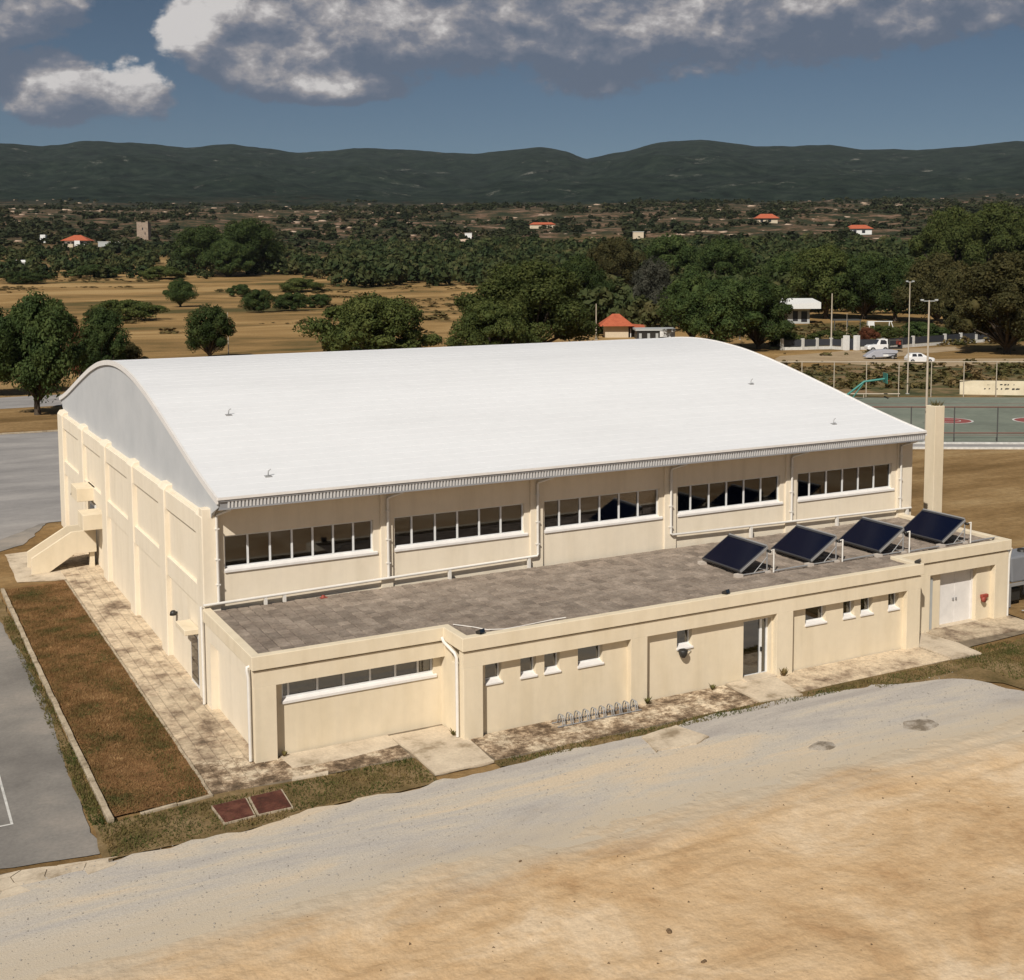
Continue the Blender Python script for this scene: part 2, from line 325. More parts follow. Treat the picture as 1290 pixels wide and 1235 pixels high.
M['meadow'] = ramp_mat('rough_meadow', [(.05, .055, .018), (.10, .088, .032), (.17, .125, .055), (.24, .155, .08)], scale=.22, detail=10, rough=1, fine=(1.2, .35), pos=[.38, .47, .54, .63], bump=.8, bscale=3, bdist=.1)
M['pale_soil'] = ramp_mat('pale_track_soil', [(.30, .21, .12), (.45, .34, .21)], scale=.2, detail=7, rough=1, fine=(2, .15))
M['leaf'] = [foliage('leaf_dark_green', [(.024, .042, .012), (.050, .074, .021), (.088, .112, .032)]),
             foliage('leaf_olive', [(.036, .052, .013), (.074, .092, .024), (.125, .135, .038)]),
             foliage('leaf_brownish', [(.040, .040, .014), (.070, .064, .023), (.11, .09, .033)]),
             foliage('leaf_red', [(.09, .03, .015), (.17, .06, .03), (.24, .10, .05)]),
             foliage('leaf_grey', [(.035, .036, .026), (.062, .062, .045), (.10, .095, .07)])]
M['wood_leaf'] = foliage('woodland_leaf', [(.018, .032, .012), (.040, .058, .020), (.070, .080, .028), (.105, .092, .036)], scale=.07, objrand=0)
M['scrub_leaf'] = foliage('scrub_leaf', [(.020, .030, .013), (.042, .050, .021), (.085, .075, .034)], scale=.03, objrand=0)
M['meadow_leaf'] = foliage('meadow_leaf', [(.05, .065, .018), (.10, .095, .032), (.19, .13, .055), (.26, .18, .09)], scale=.12, objrand=0)
M['field_leaf'] = foliage('field_leaf', [(.09, .085, .03), (.17, .125, .05), (.27, .175, .075)], scale=.06, objrand=0)
M['rock'] = ramp_mat('pale_rock', [(.22, .155, .11), (.40, .29, .21), (.55, .42, .32)], scale=.1, detail=6, rough=1)

# ------------------------------------------------------------------ terrain
def hash2(ix, iy, s):
    n = (ix*374761393 + iy*668265263 + s*974634157) & 0xffffffff
    n = ((n ^ (n >> 13))*1274126177) & 0xffffffff
    return ((n ^ (n >> 16)) & 0xffff)/65535.0
def vnoise(x, y, s=0):
    x = np.asarray(x, float); y = np.asarray(y, float)
    ix = np.floor(x).astype(np.int64); iy = np.floor(y).astype(np.int64); fx = x-ix; fy = y-iy
    fx = fx*fx*(3-2*fx); fy = fy*fy*(3-2*fy)
    a = hash2(ix, iy, s); b = hash2(ix+1, iy, s); c = hash2(ix, iy+1, s); d = hash2(ix+1, iy+1, s)
    return a+(b-a)*fx+(c-a)*fy+(a-b-c+d)*fx*fy
def fbm(x, y, s=0, o=5):
    t = 0; a = .5; f = 1.0
    for k in range(o): t = t+a*(vnoise(np.asarray(x)*f, np.asarray(y)*f, s+k)-.5)*2; a *= .5; f *= 2.03
    return t
RR = np.array([0, 300, 450, 600, 800, 1000, 1300, 1700, 2300, 3000], float)
RZ = np.array([0, 0, 1.2, 5.0, 12.5, 25, 46, 74, 112, 150], float)
RIDGE = [(-700, 176), (-450, 190), (-250, 172), (-120, 186), (0, 180), (60, 184), (110, 177), (180, 180), (240, 186), (300, 183), (380, 194), (450, 187), (520, 190), (600, 195), (680, 188), (715, 192),
         (738, 202), (770, 196), (830, 181), (880, 178), (950, 187), (1000, 187), (1040, 184), (1080, 190), (1130, 192), (1200, 188), (1290, 181), (1450, 176), (1650, 190), (1900, 180)]
RA = np.array([math.atan((x-645)/F_PX) for x, y in RIDGE]); RE = np.array([(325-y)/F_PX for x, y in RIDGE])
def terrain(x, y):
    x = np.asarray(x, float); y = np.asarray(y, float)
    dx, dy = x-CAM[0], y-CAM[1]; r = np.hypot(dx, dy)
    az = np.arctan2(dx, dy)-YAW; az = (az+np.pi) % (2*np.pi)-np.pi
    el = np.interp(az, RA, RE)*np.cos(np.clip(az, -.6, .6))
    zr = CAM[2]+6500*el
    base = np.interp(r, RR, RZ)
    t = np.clip((r-3000)/3500, 0, 1); t2 = t**1.25
    far = 150+(zr-150)*t2
    z = np.where(r > 3000, far, base)
    z = np.where(r > 6500, zr*(1-.35*np.clip((r-6500)/3000, 0, 1)), z)
    z = z+np.exp(-((r-3700)/420)**2)*62*np.clip(fbm(az*7+3, r*0+.5, 14, 4)+.25, 0, 1)+np.exp(-((r-4700)/380)**2)*75*np.clip(fbm(az*6+9, r*0+2.5, 15, 4)+.2, 0, 1)
    amp = np.interp(r, [0, 300, 600, 1000, 1600, 2600, 4500, 6000, 6500, 9000], [0, 0, 1.2, 5, 10, 24, 75, 45, 9, 40])
    wl = np.interp(r, [0, 1000, 3000, 9000], [120, 160, 420, 600])
    n = fbm(x/160, y/160, 3)*(r < 1800)+fbm(x/520, y/520, 9, 6)*(r >= 1800)*1.0
    w = np.clip((r-1500)/600, 0, 1); n = fbm(x/160, y/160, 3)*(1-w)+fbm(x/520, y/520, 9, 6)*w
    a2 = np.interp(r, [0, 2000, 3000, 6000, 6500, 7000], [0, 0, 14, 16, 9, 6])
    return z+amp*n+a2*fbm(x/150, y/150, 66, 4)
def gp(px, py, z=None):
    """the spot of the place seen at a pixel of the photograph (walks the line of sight down to the terrain)"""
    d = FW+(px-645)/F_PX*RT-(py-PP_Y)/F_PX*UP
    if z is not None: return CAM+d*(z-CAM[2])/d[2]
    t = np.geomspace(30, 9000, 2600); P = CAM+d*t[:, None]; g = terrain(P[:, 0], P[:, 1]); k = np.argmax(P[:, 2] <= g)
    p = P[k] if P[k, 2] <= g[k] else P[-1]; p[2] = float(terrain(p[0], p[1])); return p
def pxm(p): return F_PX/float((np.array(p)-CAM) @ FW)
def to_px(P):
    q = np.atleast_2d(P)-CAM; d = q @ FW
    return 645+F_PX*(q @ RT)/d, PP_Y-F_PX*(q @ UP)/d, d
def build_terrain():
    azs = np.concatenate([np.arange(-.55, .5501, .0028), np.arange(.58, 2*math.pi-.58, .03)])
    rs = np.concatenate([[0.0], np.geomspace(6, 300, 26), np.geomspace(310, 9500, 330)])
    A, Rr = np.meshgrid(azs+YAW, rs); X = CAM[0]+np.sin(A)*Rr; Y = CAM[1]+np.cos(A)*Rr; Z = terrain(X, Y)
    n = len(azs); k = len(rs); V = np.stack([X, Y, Z], -1).reshape(-1, 3)
    i = np.arange(k-1)[:, None]*n; j = np.arange(n)[None, :]; j2 = (j+1) % n
    Fq = np.stack([i+j, i+n+j, i+n+j2, i+j2], -1).reshape(-1, 4)
    return arr_obj('ground', V, Fq, M['ground'], smooth=True)
def ground_material():
    m = bpy.data.materials.new('dry_country'); m.use_nodes = True; nt = m.node_tree; N = nt.nodes.new; L = nt.links.new
    b = nt.nodes['Principled BSDF']; b.inputs['Roughness'].default_value = 1; b.inputs['Specular IOR Level'].default_value = .08
    geo = N('ShaderNodeNewGeometry')
    def noise(sc, det=7, rough=.62, stretch=None, dist=0):
        n = N('ShaderNodeTexNoise'); n.inputs['Scale'].default_value = sc; n.inputs['Detail'].default_value = det; n.inputs['Roughness'].default_value = rough; n.inputs['Distortion'].default_value = dist
        if stretch:
            mp = N('ShaderNodeMapping'); mp.inputs['Rotation'].default_value = (0, 0, YAW); mp.inputs['Scale'].default_value = stretch; L(geo.outputs['Position'], mp.inputs[0]); L(mp.outputs[0], n.inputs['Vector'])
        else: L(geo.outputs['Position'], n.inputs['Vector'])
        return n.outputs[0]
    def ramp(f, cols, ps):
        r = N('ShaderNodeValToRGB'); L(f, r.inputs[0]); e = r.color_ramp.elements
        e[0].position = ps[0]; e[0].color = (*cols[0], 1); e[1].position = ps[-1]; e[1].color = (*cols[-1], 1)
        for p, c in list(zip(ps, cols))[1:-1]: e.new(p).color = (*c, 1)
        return r.outputs[0]
    def mix(f, a, c):
        x = N('ShaderNodeMixRGB'); L(f, x.inputs[0]); L(a, x.inputs[1]); L(c, x.inputs[2]); return x.outputs[0]
    dist = N('ShaderNodeVectorMath'); dist.operation = 'DISTANCE'; L(geo.outputs['Position'], dist.inputs[0]); dist.inputs[1].default_value = tuple(CAM)
    dv = dist.outputs['Value']
    wob = N('ShaderNodeMath'); wob.operation = 'MULTIPLY_ADD'; L(noise(.004, 4), wob.inputs[0]); wob.inputs[1].default_value = 900; L(dv, wob.inputs[2])
    def step(a, c):
        r = N('ShaderNodeMapRange'); r.interpolation_type = 'SMOOTHSTEP'; L(wob.outputs[0], r.inputs[0]); r.inputs[1].default_value = a; r.inputs[2].default_value = c; return r.outputs[0]
    near = ramp(noise(.10, 9, .66, (.5, 1.7, 1)), [(.12, .075, .03), (.21, .128, .054), (.28, .178, .08), (.36, .245, .12)], [.36, .46, .55, .65])
    gold = ramp(noise(.020, 11, .66, (.7, 1.5, 1), .5), [(.10, .08, .03), (.22, .138, .055), (.32, .198, .08), (.41, .27, .12)], [.38, .45, .53, .62])
    rocky = ramp(noise(.035, 12, .76), [(.022, .030, .014), (.045, .044, .022), (.115, .072, .042), (.22, .142, .095), (.40, .29, .22)], [.42, .49, .54, .60, .70])
    forest = ramp(noise(.016, 12, .78), [(.003, .006, .004), (.008, .0145, .010), (.015, .024, .016), (.028, .037, .026)], [.38, .46, .54, .64])
    pale = ramp(noise(.007, 12, .82), [(0, 0, 0), (1, 1, 1)], [.59, .645])
    x_ = N('ShaderNodeRGB'); x_.outputs[0].default_value = (.145, .14, .115, 1); forest = mix(pale, forest, x_.outputs[0])
    c = mix(step(520, 640), near, gold); c = mix(step(1150, 1500), c, rocky); c = mix(step(2300, 3300), c, forest)
    fine = noise(2.2, 5, .7); sc = N('ShaderNodeMapRange'); L(fine, sc.inputs[0]); sc.inputs[1].default_value = .25; sc.inputs[2].default_value = .75; sc.inputs[3].default_value = .72; sc.inputs[4].default_value = 1.28
    mx = N('ShaderNodeVectorMath'); mx.operation = 'SCALE'; L(c, mx.inputs[0]); L(sc.outputs[0], mx.inputs['Scale'])
    L(mx.outputs[0], b.inputs['Base Color'])
    bp = N('ShaderNodeBump'); bp.inputs['Strength'].default_value = .8; bp.inputs['Distance'].default_value = .1; L(noise(3.0, 6), bp.inputs['Height']); L(bp.outputs[0], b.inputs['Normal'])
    return m
M['ground'] = ground_material()
tag(build_terrain(), kind='structure')

def ragged(pts, step=.35, amp=.12, seed=0, closed=True):
    """polygon outline with a worn, uneven edge"""
    out = []; n = len(pts)
    for i in range(n if closed else n-1):
        a = np.array(pts[i][:2], float); b = np.array(pts[(i+1) % n][:2], float); L_ = np.linalg.norm(b-a); k = max(1, int(L_/step))
        nrm = np.array([-(b-a)[1], (b-a)[0]])/max(L_, 1e-6)
        for j in range(k):
            p = a+(b-a)*j/k; w = float(fbm(p[0]*1.3+seed, p[1]*1.3, 5+seed, 4)); out.append(p+nrm*w*amp*2)
    return out
def sheet(name, pts, z, mat, parent=None, kind='structure', thick=0.0):
    import bmesh
    bm = bmesh.new(); vs = [bm.verts.new((p[0], p[1], z)) for p in pts]; f = bm.faces.new(vs)
    bm.normal_update()
    if f.normal.z < 0: f.normal_flip()
    if thick:
        r = bmesh.ops.extrude_face_region(bm, geom=[f]); up = [v for v in r['geom'] if isinstance(v, bmesh.types.BMVert)]
        for v in up: v.co.z += thick
        bmesh.ops.recalc_face_normals(bm, faces=bm.faces)
    bmesh.ops.triangulate(bm, faces=[q for q in bm.faces if len(q.verts) > 4])
    me = bpy.data.meshes.new(name); bm.to_mesh(me); bm.free(); me.materials.append(mat)
    o = bpy.data.objects.new(name, me); COL.objects.link(o)
    if parent is not None: o.parent = parent
    OFF[o.name] = Vector((0, 0, 0)); 
    if kind and parent is None: o['kind'] = kind
    return o
def grid_sheet(name, x0, x1, y0, y1, step, zf, mat, inside=None):
    xs = np.arange(x0, x1+step*.5, step); ys = np.arange(y0, y1+step*.5, step); X, Y = np.meshgrid(xs, ys); Z = zf(X, Y)
    n = len(xs); V = np.stack([X, Y, Z], -1).reshape(-1, 3); i = np.arange(len(ys)-1)[:, None]*n; j = np.arange(n-1)[None, :]
    Fq = np.stack([i+j, i+j+1, i+n+j+1, i+n+j], -1).reshape(-1, 4)
    return tag(arr_obj(name, V, Fq, mat, smooth=True), kind='structure')

# ---- foreground ground sheets
TRACKS = [(-19.2, .05, .9), (-22.5, -.08, 1.2), (-17.4, .02, .5)]
def sand_z(X, Y):
    edge = np.clip((-14.2+fbm(X*.22, Y*.1, 2)*.6+fbm(X*.9, Y*.9, 12)*.5-Y)/2.0, 0, 1); far = np.clip(np.minimum.reduce([X+36, 68-X, Y+58])/6, 0, 1)
    h = .026+.055*edge+edge*(.02+.06*np.clip(fbm(X*.45, Y*.7, 21)+.25, -.2, 1)+.06*fbm(X*.12, Y*.2, 31)*np.clip((-16-Y)/3, 0, 1))+.014*fbm(X*2.2, Y*3.0, 41)
    for a, b, c in TRACKS:
        yc = a+b*X+c*np.sin(X*.11+a); d1 = np.abs(Y-yc); d2 = np.abs(Y-yc-1.55); w_ = .8+.5*fbm(X*.6, Y*.6, 71)
        h = h-edge*.035*w_*(np.exp(-(d1/.16)**2)+np.exp(-(d2/.16)**2))+edge*.02*w_*(np.exp(-((d1-.32)/.13)**2)+np.exp(-((d2-.32)/.13)**2))
    return np.maximum(h, .014)*far-.02*(1-far)
grid_sheet('sand_lot', -35, 67, -57, -13.2, .20, sand_z, M['sand'])
road = [(-60, -13.0), (-9, -10.9), (-7.7, -10.6), (-5.2, -10.3), (-1.7, -10.25), (.7, -9.95), (4.4, -9.95), (8.7, -9.75), (12.3, -9.8), (15.2, -9.55), (18.7, -9.6), (22, -9.9), (25.1, -10.8), (26.1, -11.8), (26.3, -13.2),
        (27, -16.4), (23.4, -16.4), (17, -16), (8.2, -15.9), (3.3, -15.9), (-.8, -16.3), (-6.7, -16.4), (-12, -16.8), (-60, -22)]
sheet('gravel_track', ragged(road, .3, .16, 1), .052, M['gravel'])
sheet('asphalt_lot', ragged([(-60, -11.4), (-7.75, -9.35), (-5.3, -9.75), (-5.22, -8), (-5.2, -4.9), (-5.0, -1.1), (-4.95, 3.4), (-5.0, 8.5), (-5.25, 15.6), (-5.6, 22), (-6, 27), (-2.6, 29.6), (-.6, 35.2), (1.2, 77), (-60, 82)], .35, .10, 2), .03, M['asphalt'])
sheet('asphalt_yard', ragged([(-1.0, 35), (-3.6, 31.5), (-6, 28), (-40, 27), (-40, 80), (1, 77.0), (40, 75), (40, 36)], .5, .12, 3), .036, M['yard'])
sheet('parking_line', [(-7.2, -6.8), (-7.13, -6.8), (-7.1, -2.2), (-7.17, -2.2)], .036, M['line'])
sheet('parking_line', [(-7.9, -6.8), (-7.2, -6.8), (-7.2, -6.73), (-7.9, -6.73)], .0365, M['line'])
# broken old concrete edge where the asphalt ends
def broken_edge():
    k = tag(sheet('broken_edge', ragged([(-9.8, -11.75), (-7.8, -10.95), (-5.2, -10.75), (-5.05, -10.15), (-7.7, -9.75), (-9.8, -10.0)], .3, .09, 9), .045, M['joint']), kind='structure')
    nx, ny = 9, 4; g = {}
    for i in range(nx+1):
        x = -10.2+5.1*i/nx; yb = np.interp(x, [-9.8, -7.8, -5.2], [-11.85, -10.95, -10.7]); yt = np.interp(x, [-9.8, -7.7, -5.05], [-9.95, -9.72, -10.12])
        for j in range(ny+1): g[i, j] = np.array([x+rnd.uniform(-.2, .2), yb+(yt-yb)*j/ny+rnd.uniform(-.10, .10)])
    for i in range(nx):
        for j in range(ny):
            if j in (0,) and rnd.random() < .35: continue
            P = [g[i, j], g[i+1, j], g[i+1, j+1], g[i, j+1]]; c = sum(P)/4; P = [c+(p-c)*.955 for p in P]
            MB().prism([tuple(p) for p in P], 'z', .02, .066+rnd.uniform(-.008, .008)).build('concrete_piece', M['slab'], k)
broken_edge()

# planting strip, verges
sheet('planting_bed', ragged([(-4.62, -7.75), (-1.82, -7.55), (-1.80, 20.35), (-4.62, 19.75)], .3, .03, 4), .07, M['dry_soil'])
sheet('grass_verge', ragged([(-5.25, -10.25), (-1.7, -10.3), (.7, -9.95), (4.5, -9.95), (4.55, -7.95), (.6, -7.8), (-1.7, -7.65), (-4.9, -8.1), (-4.9, 18), (-5.2, 20), (-5.45, 15.6), (-5.05, 8.5), (-5.0, 3), (-5.1, -1.2), (-5.3, -5)], .3, .07, 5), .05, M['verge'])
sheet('front_verge', ragged([(6.6, -9.95), (12, -9.95), (16, -9.7), (19, -9.75), (22, -10.0), (25, -10.9), (26.4, -12), (27, -16), (40, -20), (70, -10), (50, -3), (34.5, -8), (28.4, -9.3), (21.3, -9.1), (13.4, -9.4), (6.6, -9.35)], .3, .10, 6), .05, M['verge'])
def kerb_run(name, pts, w, h, z0=0.0, lean=.0, gap=.012, L0=1.0):
    """kerb of separate stones"""
    k = 0; root = tag(bpy.data.objects.new(name, None), kind='structure'); COL.objects.link(root); root.location = (pts[0][0], pts[0][1], 0); OFF[root.name] = Vector(root.location)
    for a, b in zip(pts[:-1], pts[1:]):
        a = np.array(a, float); b = np.array(b, float); L_ = np.linalg.norm(b-a); n = max(1, int(round(L_/L0))); d = (b-a)/L_; nn = np.array([-d[1], d[0]])
        for i in range(n):
            p = a+(b-a)*i/n+d*gap; q = a+(b-a)*(i+1)/n-d*gap; o1 = rnd.uniform(-.015, .015); o2 = rnd.uniform(-.015, .015); hh = h+rnd.uniform(-.02, .012)
            P = [p+nn*(o1-w/2), q+nn*(o2-w/2), q+nn*(o2+w/2), p+nn*(o1+w/2)]
            MB().hexa([(*t, z0) for t in P]+[(*t, hh+rnd.uniform(-.008, .008)) for t in P]).build('kerb_stone', M['kerb'], root, bevel=.012)
    return root
kerb_run('left_kerb', [(-4.72, -8.1), (-4.75, 5), (-4.72, 19.9)], .16, .17)
kerb_run('bed_edging', [(-1.79, -7.6), (-1.79, 20.4)], .09, .105)
kerb_run('front_edging', [(-3.9, -7.95), (-1.75, -7.68)], .11, .12)
kerb_run('yard_kerb', [(-30, 79.5), (1, 77.2), (30, 76)], .2, .16, L0=2.0)

# ---- paving round the building
def paving():
    root = sheet('paving', [(-1.74, -7.72), (.62, -7.78), (4.55, -7.92), (4.55, -9.5), (28.4, -9.35), (28.4, -8.4), (33.6, -8.1), (33.9, -5.8), (34, 0), (34, -5.0), (1, -5.0), (1, 30), (-1.5, 30.2), (-1.74, 20.6)], .046, M['joint'])
    rects = []
    s = .4
    def field(x0, x1, y0, y1, mat):
        nx = max(1, int(round((x1-x0)/s))); ny = max(1, int(round((y1-y0)/s)))
        for i in range(nx):
            for j in range(ny): rects.append((x0+(x1-x0)*(i+.5)/nx, y0+(y1-y0)*(j+.5)/ny, mat))
    field(-1.72, 0.28, -5.2, 29.6, 0); field(-1.72, .68, -7.62, -5.2, 1); field(.68, 4.5, -7.75, -5.9, 1); field(6.75, 17.2, -9.3, -7.3, 1); field(19.1, 26.8, -9.15, -7.3, 1)
    rects.sort(key=lambda r: (r[0]-CAM[0])**2+(r[1]-CAM[1])**2)
    h = s/2-.008
    def tile_mesh(mat, nm):
        mb = MB().hexa([(-h, -h, 0), (h, -h, 0), (h, h, 0), (-h, h, 0), (-h+.01, -h+.01, .035), (h-.01, -h+.01, .035), (h-.01, h-.01, .035), (-h+.01, h-.01, .035)])
        me = mb.mesh(nm); me.materials.append(mat); return me
    ms = [tile_mesh(M['tile'], 'paving_tile'), tile_mesh(M['tile_front'], 'paving_tile')]
    rest = MB()
    for k, (x, y, t) in enumerate(rects):
        dz = rnd.uniform(-.006, .006)
        if k < 300:
            o = bpy.data.objects.new('paving_tile', ms[t]); COL.objects.link(o); o.parent = root; o.location = (x, y, .042+dz); o.rotation_euler = (rnd.uniform(-.012, .012), rnd.uniform(-.012, .012), rnd.uniform(-.01, .01))
        else:
            z = .042+dz
            rest.hexa([(x-h, y-h, z), (x+h, y-h, z), (x+h, y+h, z), (x-h, y+h, z), (x-h+.01, y-h+.01, z+.035), (x+h-.01, y-h+.01, z+.035), (x+h-.01, y+h-.01, z+.035), (x-h+.01, y+h-.01, z+.035)])
    o = rest.build('paving_tile', M['tile'], root); o['kind'] = 'stuff'
    for nm, pts, zt, mt in [('concrete_slab', [(4.58, -9.5), (6.6, -9.46), (6.7, -7.6), (6.45, -6.0), (4.5, -6.0), (4.62, -7.9)], .10, 'slab'),
                        ('concrete_slab', [(.9, -6.95), (2.6, -7.05), (4.5, -6.8), (4.5, -5.85), (.85, -5.85)], .088, 'slab'),
                        ('concrete_slab', [(17.25, -9.3), (19.0, -9.5), (19.45, -7.3), (17.3, -7.3)], .11, 'slab'),
                        ('concrete_slab', [(26.85, -9.2), (28.35, -9.3), (28.6, -7.9), (28.4, -6.2), (26.95, -6.2)], .10, 'slab'),
                        ('concrete_slab', [(28.65, -7.7), (33.5, -7.9), (33.6, -5.6), (28.55, -5.6)], .095, 'tile'),
                        ('concrete_slab', [(.6, -7.82), (1.75, -7.9), (1.8, -7.68), (.65, -7.62)], .105, 'slab'),
                        ('concrete_slab', [(-2.2, 20.6), (.3, 20.5), (.3, 28.0), (-3.8, 27.5), (-3.9, 21.2)], .06, 'slab')]:
        sheet(nm, ragged(pts, .2, .025, 8), .02, M[mt], root, None, zt-.02)
    return root
paving()
o = sheet('concrete_apron', ragged([(11.75, -10.05), (13.3, -9.75), (13.7, -11.05), (13.0, -11.3), (11.4, -11.25)], .2, .07, 12), .02, M['slab'], None, 'structure', .085)

# ------------------------------------------------------------------ sports hall
hall = thing('sports_hall', 'large cream sports hall with a white arched metal roof', 'building', (0, 0, 0))
HX0, HX1, HY1 = 0.0, 34.0, 34.1
def wall_x(mb, x0, x1, z0, z1, y0, y1, ops):
    """wall along x with rectangular openings (x0,x1,z0,z1)"""
    xs = sorted(set([x0, x1]+[v for o in ops for v in (o[0], o[1])]))
    for a, b in zip(xs[:-1], xs[1:]):
        c = (a+b)/2; hs = sorted([(o[2], o[3]) for o in ops if o[0] <= c <= o[1]]); z = z0
        for lo, hi in hs:
            if lo > z: mb.box(a, b, y0, y1, z, lo)
            z = hi
        if z < z1: mb.box(a, b, y0, y1, z, z1)
    return mb
def window(parent, x0, x1, z0, z1, y, n=1, glass='glass', fr=.06, sill=None, dep=.07, cuts=None, bottom=.06):
    f = MB(); f.box(x0, x0+fr, y, y+dep, z0, z1).box(x1-fr, x1, y, y+dep, z0, z1).box(x0+fr, x1-fr, y+.001, y+dep-.001, z1-fr, z1).box(x0+fr, x1-fr, y+.001, y+dep-.001, z0, z0+bottom)
    cuts = cuts or [i/n for i in range(n+1)]; xs = [x0+(x1-x0)*c for c in cuts]
    w = f.build('window', M['alu'], parent)
    for x in xs[1:-1]: MB().box(x-fr*.6, x+fr*.6, y-.004, y+dep-.004, z0+bottom, z1-fr).build('mullion', M['alu'], w)
    for a, b in zip(xs[:-1], xs[1:]): MB().box(a+fr*.5, b-fr*.5, y+dep*.45, y+dep*.45+.008, z0+bottom*.5, z1-fr*.5).build('pane', M[glass], w)
    if sill: a, b, yf, z0_, z1_ = sill; MB().hexa([(a, yf, z0_), (b, yf, z0_), (b, y+.03, z0_), (a, y+.03, z0_), (a, yf, z1_-.05), (b, yf, z1_-.05), (b, y+.03, z1_+.03), (a, y+.03, z1_+.03)]).build('sill', M['white'], w, bevel=.006)
    return w
# front wall bays
BAYS = [(.62, 6.72, .80, 6.45), (7.2, 13.15, 7.30, 12.9), (13.72, 19.65, 13.82, 19.42), (20.25, 26.25, 20.37, 25.97), (26.88, 33.05, 27.0, 32.75)]
ZW0, ZW1, ZTOP = 4.80, 5.98, 7.02
pil = [(0.02, .62), (6.72, 7.2), (13.15, 13.72), (19.65, 20.25), (26.25, 26.88), (33.05, 33.98)]
for i, (a, b, c, d) in enumerate(BAYS):
    wall_x(MB(), a, b, 0, ZTOP, .09, .42, [(c, d, 4.68, ZW1)]).build('front_wall', M['plaster_pale'], hall)
    cuts = [0, .155, .30, .445, .585, .725, .865, 1] if i == 0 else [0, .135, .31, .48, .65, .82, 1]
    window(hall, c, d, ZW0, ZW1, .20, cuts=cuts, sill=(c-.01, d+.15, .03, 4.66, 4.80))
for a, b in pil: MB().box(a, b, 0, .45, 0, ZTOP+.001).build('pilaster', M['plaster_pale'], hall, bevel=.015)
# west gable wall
PY = [(.001, .92), (6.0, 7.05), (12.3, 13.4), (18.85, 20.1), (25.5, 26.8), (32.4, 34.1)]
MB().box(.20, .5, .46, HY1-.02, 0, 6.75).build('gable_wall', M['plaster_pale'], hall)
for (a, b) in PY:
    MB().prism([(0, 0), (.45, 0), (.45, 6.95), (.14, 6.92), (0, 6.72)], 'y', a+.002, b).build('pilaster', M['plaster_pale'], hall, bevel=.03)
for (a, b), (c, d) in zip(PY[:-1], PY[1:]):
    MB().box(.07, .25, b, c, 6.0, 6.72).build('ring_beam', M['plaster_pale'], hall, bevel=.015)
    MB().box(.07, .25, b, c, 3.34, 4.1).build('ring_beam', M['plaster_pale'], hall, bevel=.015)
MB().box(.5, 33.98, HY1-.35, HY1, 0, 6.9).build('rear_wall', M['plaster_pale'], hall)
MB().box(33.6, 34.0, .46, HY1-.36, 0, 6.9).build('gable_wall', M['plaster_pale'], hall)
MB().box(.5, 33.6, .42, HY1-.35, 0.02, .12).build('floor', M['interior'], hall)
# door with its hood in the first gable bay, and plain hoods further along
def hood(y0, y1, z0, z1, out):
    h = MB().box(-out, .19, y0, y1, z0, z1).build('door_hood', M['plaster'], hall, bevel=.02)
    return h
hood(1.5, 2.9, 2.14, 2.34, .36); hood(22.75, 24.6, 3.42, 4.1, .75); hood(20.75, 22.3, 2.32, 3.1, .8)
for (a, b, z0) in ((1.45, 2.7, -.05), (22.9, 24.4, 1.0)):
    d = MB().box(.14, .22, a, b, z0, z0+2.15).build('door', M['alu'], hall); MB().box(.125, .15, a+.12, b-.12, z0+.25, z0+2.0).build('pane', M['glass'], d)
# roof
PR = [(-1.05, 7.56), (0, 7.74), (2.5, 8.30), (5, 8.94), (7.5, 9.56), (10, 10.15), (12.5, 10.62), (15, 10.90), (17.02, 10.98)]
PR = PR+[(34.04-y, z) for y, z in PR[-2::-1]]
def roof_profile(n=64):
    ys = np.array([q[0] for q in PR]); zs = np.array([q[1] for q in PR]); t = np.linspace(ys[0], ys[-1], 400); z = np.interp(t, ys, zs)
    k = np.exp(-np.linspace(-2, 2, 41)**2); k /= k.sum(); zz = np.convolve(np.pad(z, 20, mode='reflect', reflect_type='odd'), k, mode='valid')
    yy = np.linspace(ys[0], ys[-1], n); return list(zip(yy, np.interp(yy, t, zz)))
RP = roof_profile()
RX0, RX1 = .32, 33.72
def roof_strip(x0, x1, dz0, dz1, mat, name, smooth=True):
    mb = MB(); n = len(RP); vs = []
    for x in (x0, x1):
        for y, z in RP: vs.append((x, y, z+dz1))
    for x in (x0, x1):
        for y, z in RP: vs.append((x, y, z+dz0))
    fs = [(i, i+1, n+i+1, n+i) for i in range(n-1)]; fb = [(2*n+i, 3*n+i, 3*n+i+1, 2*n+i+1) for i in range(n-1)]
    mb.add(vs, fs+fb, smooth)
    mb.add(vs, [(i, 2*n+i, 2*n+i+1, i+1) for i in range(n-1)]+[(n+i, n+i+1, 3*n+i+1, 3*n+i) for i in range(n-1)]+[(0, n, 3*n, 2*n), (n-1, 3*n-1, 4*n-1, 2*n-1)])
    return mb.build(name, mat, hall)
roof = roof_strip(RX0, RX1, -.10, 0, M['roof_white'], 'roof')
# low standing seams along the vault and gable edge trims
for k in range(1, len(RP)-2, 1):
    (y, z), (y2, z2) = RP[k], RP[k+1]; t = .03/(math.hypot(y2-y, z2-z))
    y3, z3 = y+(y2-y)*t, z+(z2-z)*t
    MB().hexa([(RX0+.1, y, z-.01), (RX1-.1, y, z-.01), (RX1-.1, y3, z3-.01), (RX0+.1, y3, z3-.01), (RX0+.1, y, z+.005), (RX1-.1, y, z+.005), (RX1-.1, y3, z3+.005), (RX0+.1, y3, z3+.005)]).build('roof_seam', M['roof_white'], roof)
for x in (RX0-.05, RX1-.02):
    roof_strip(x, x+.07, -.20, .035, M['white'], 'edge_trim', True)
MB().box(RX0, RX1, -1.09, -1.0, 7.50, 7.585).build('edge_trim', M['white'], hall)
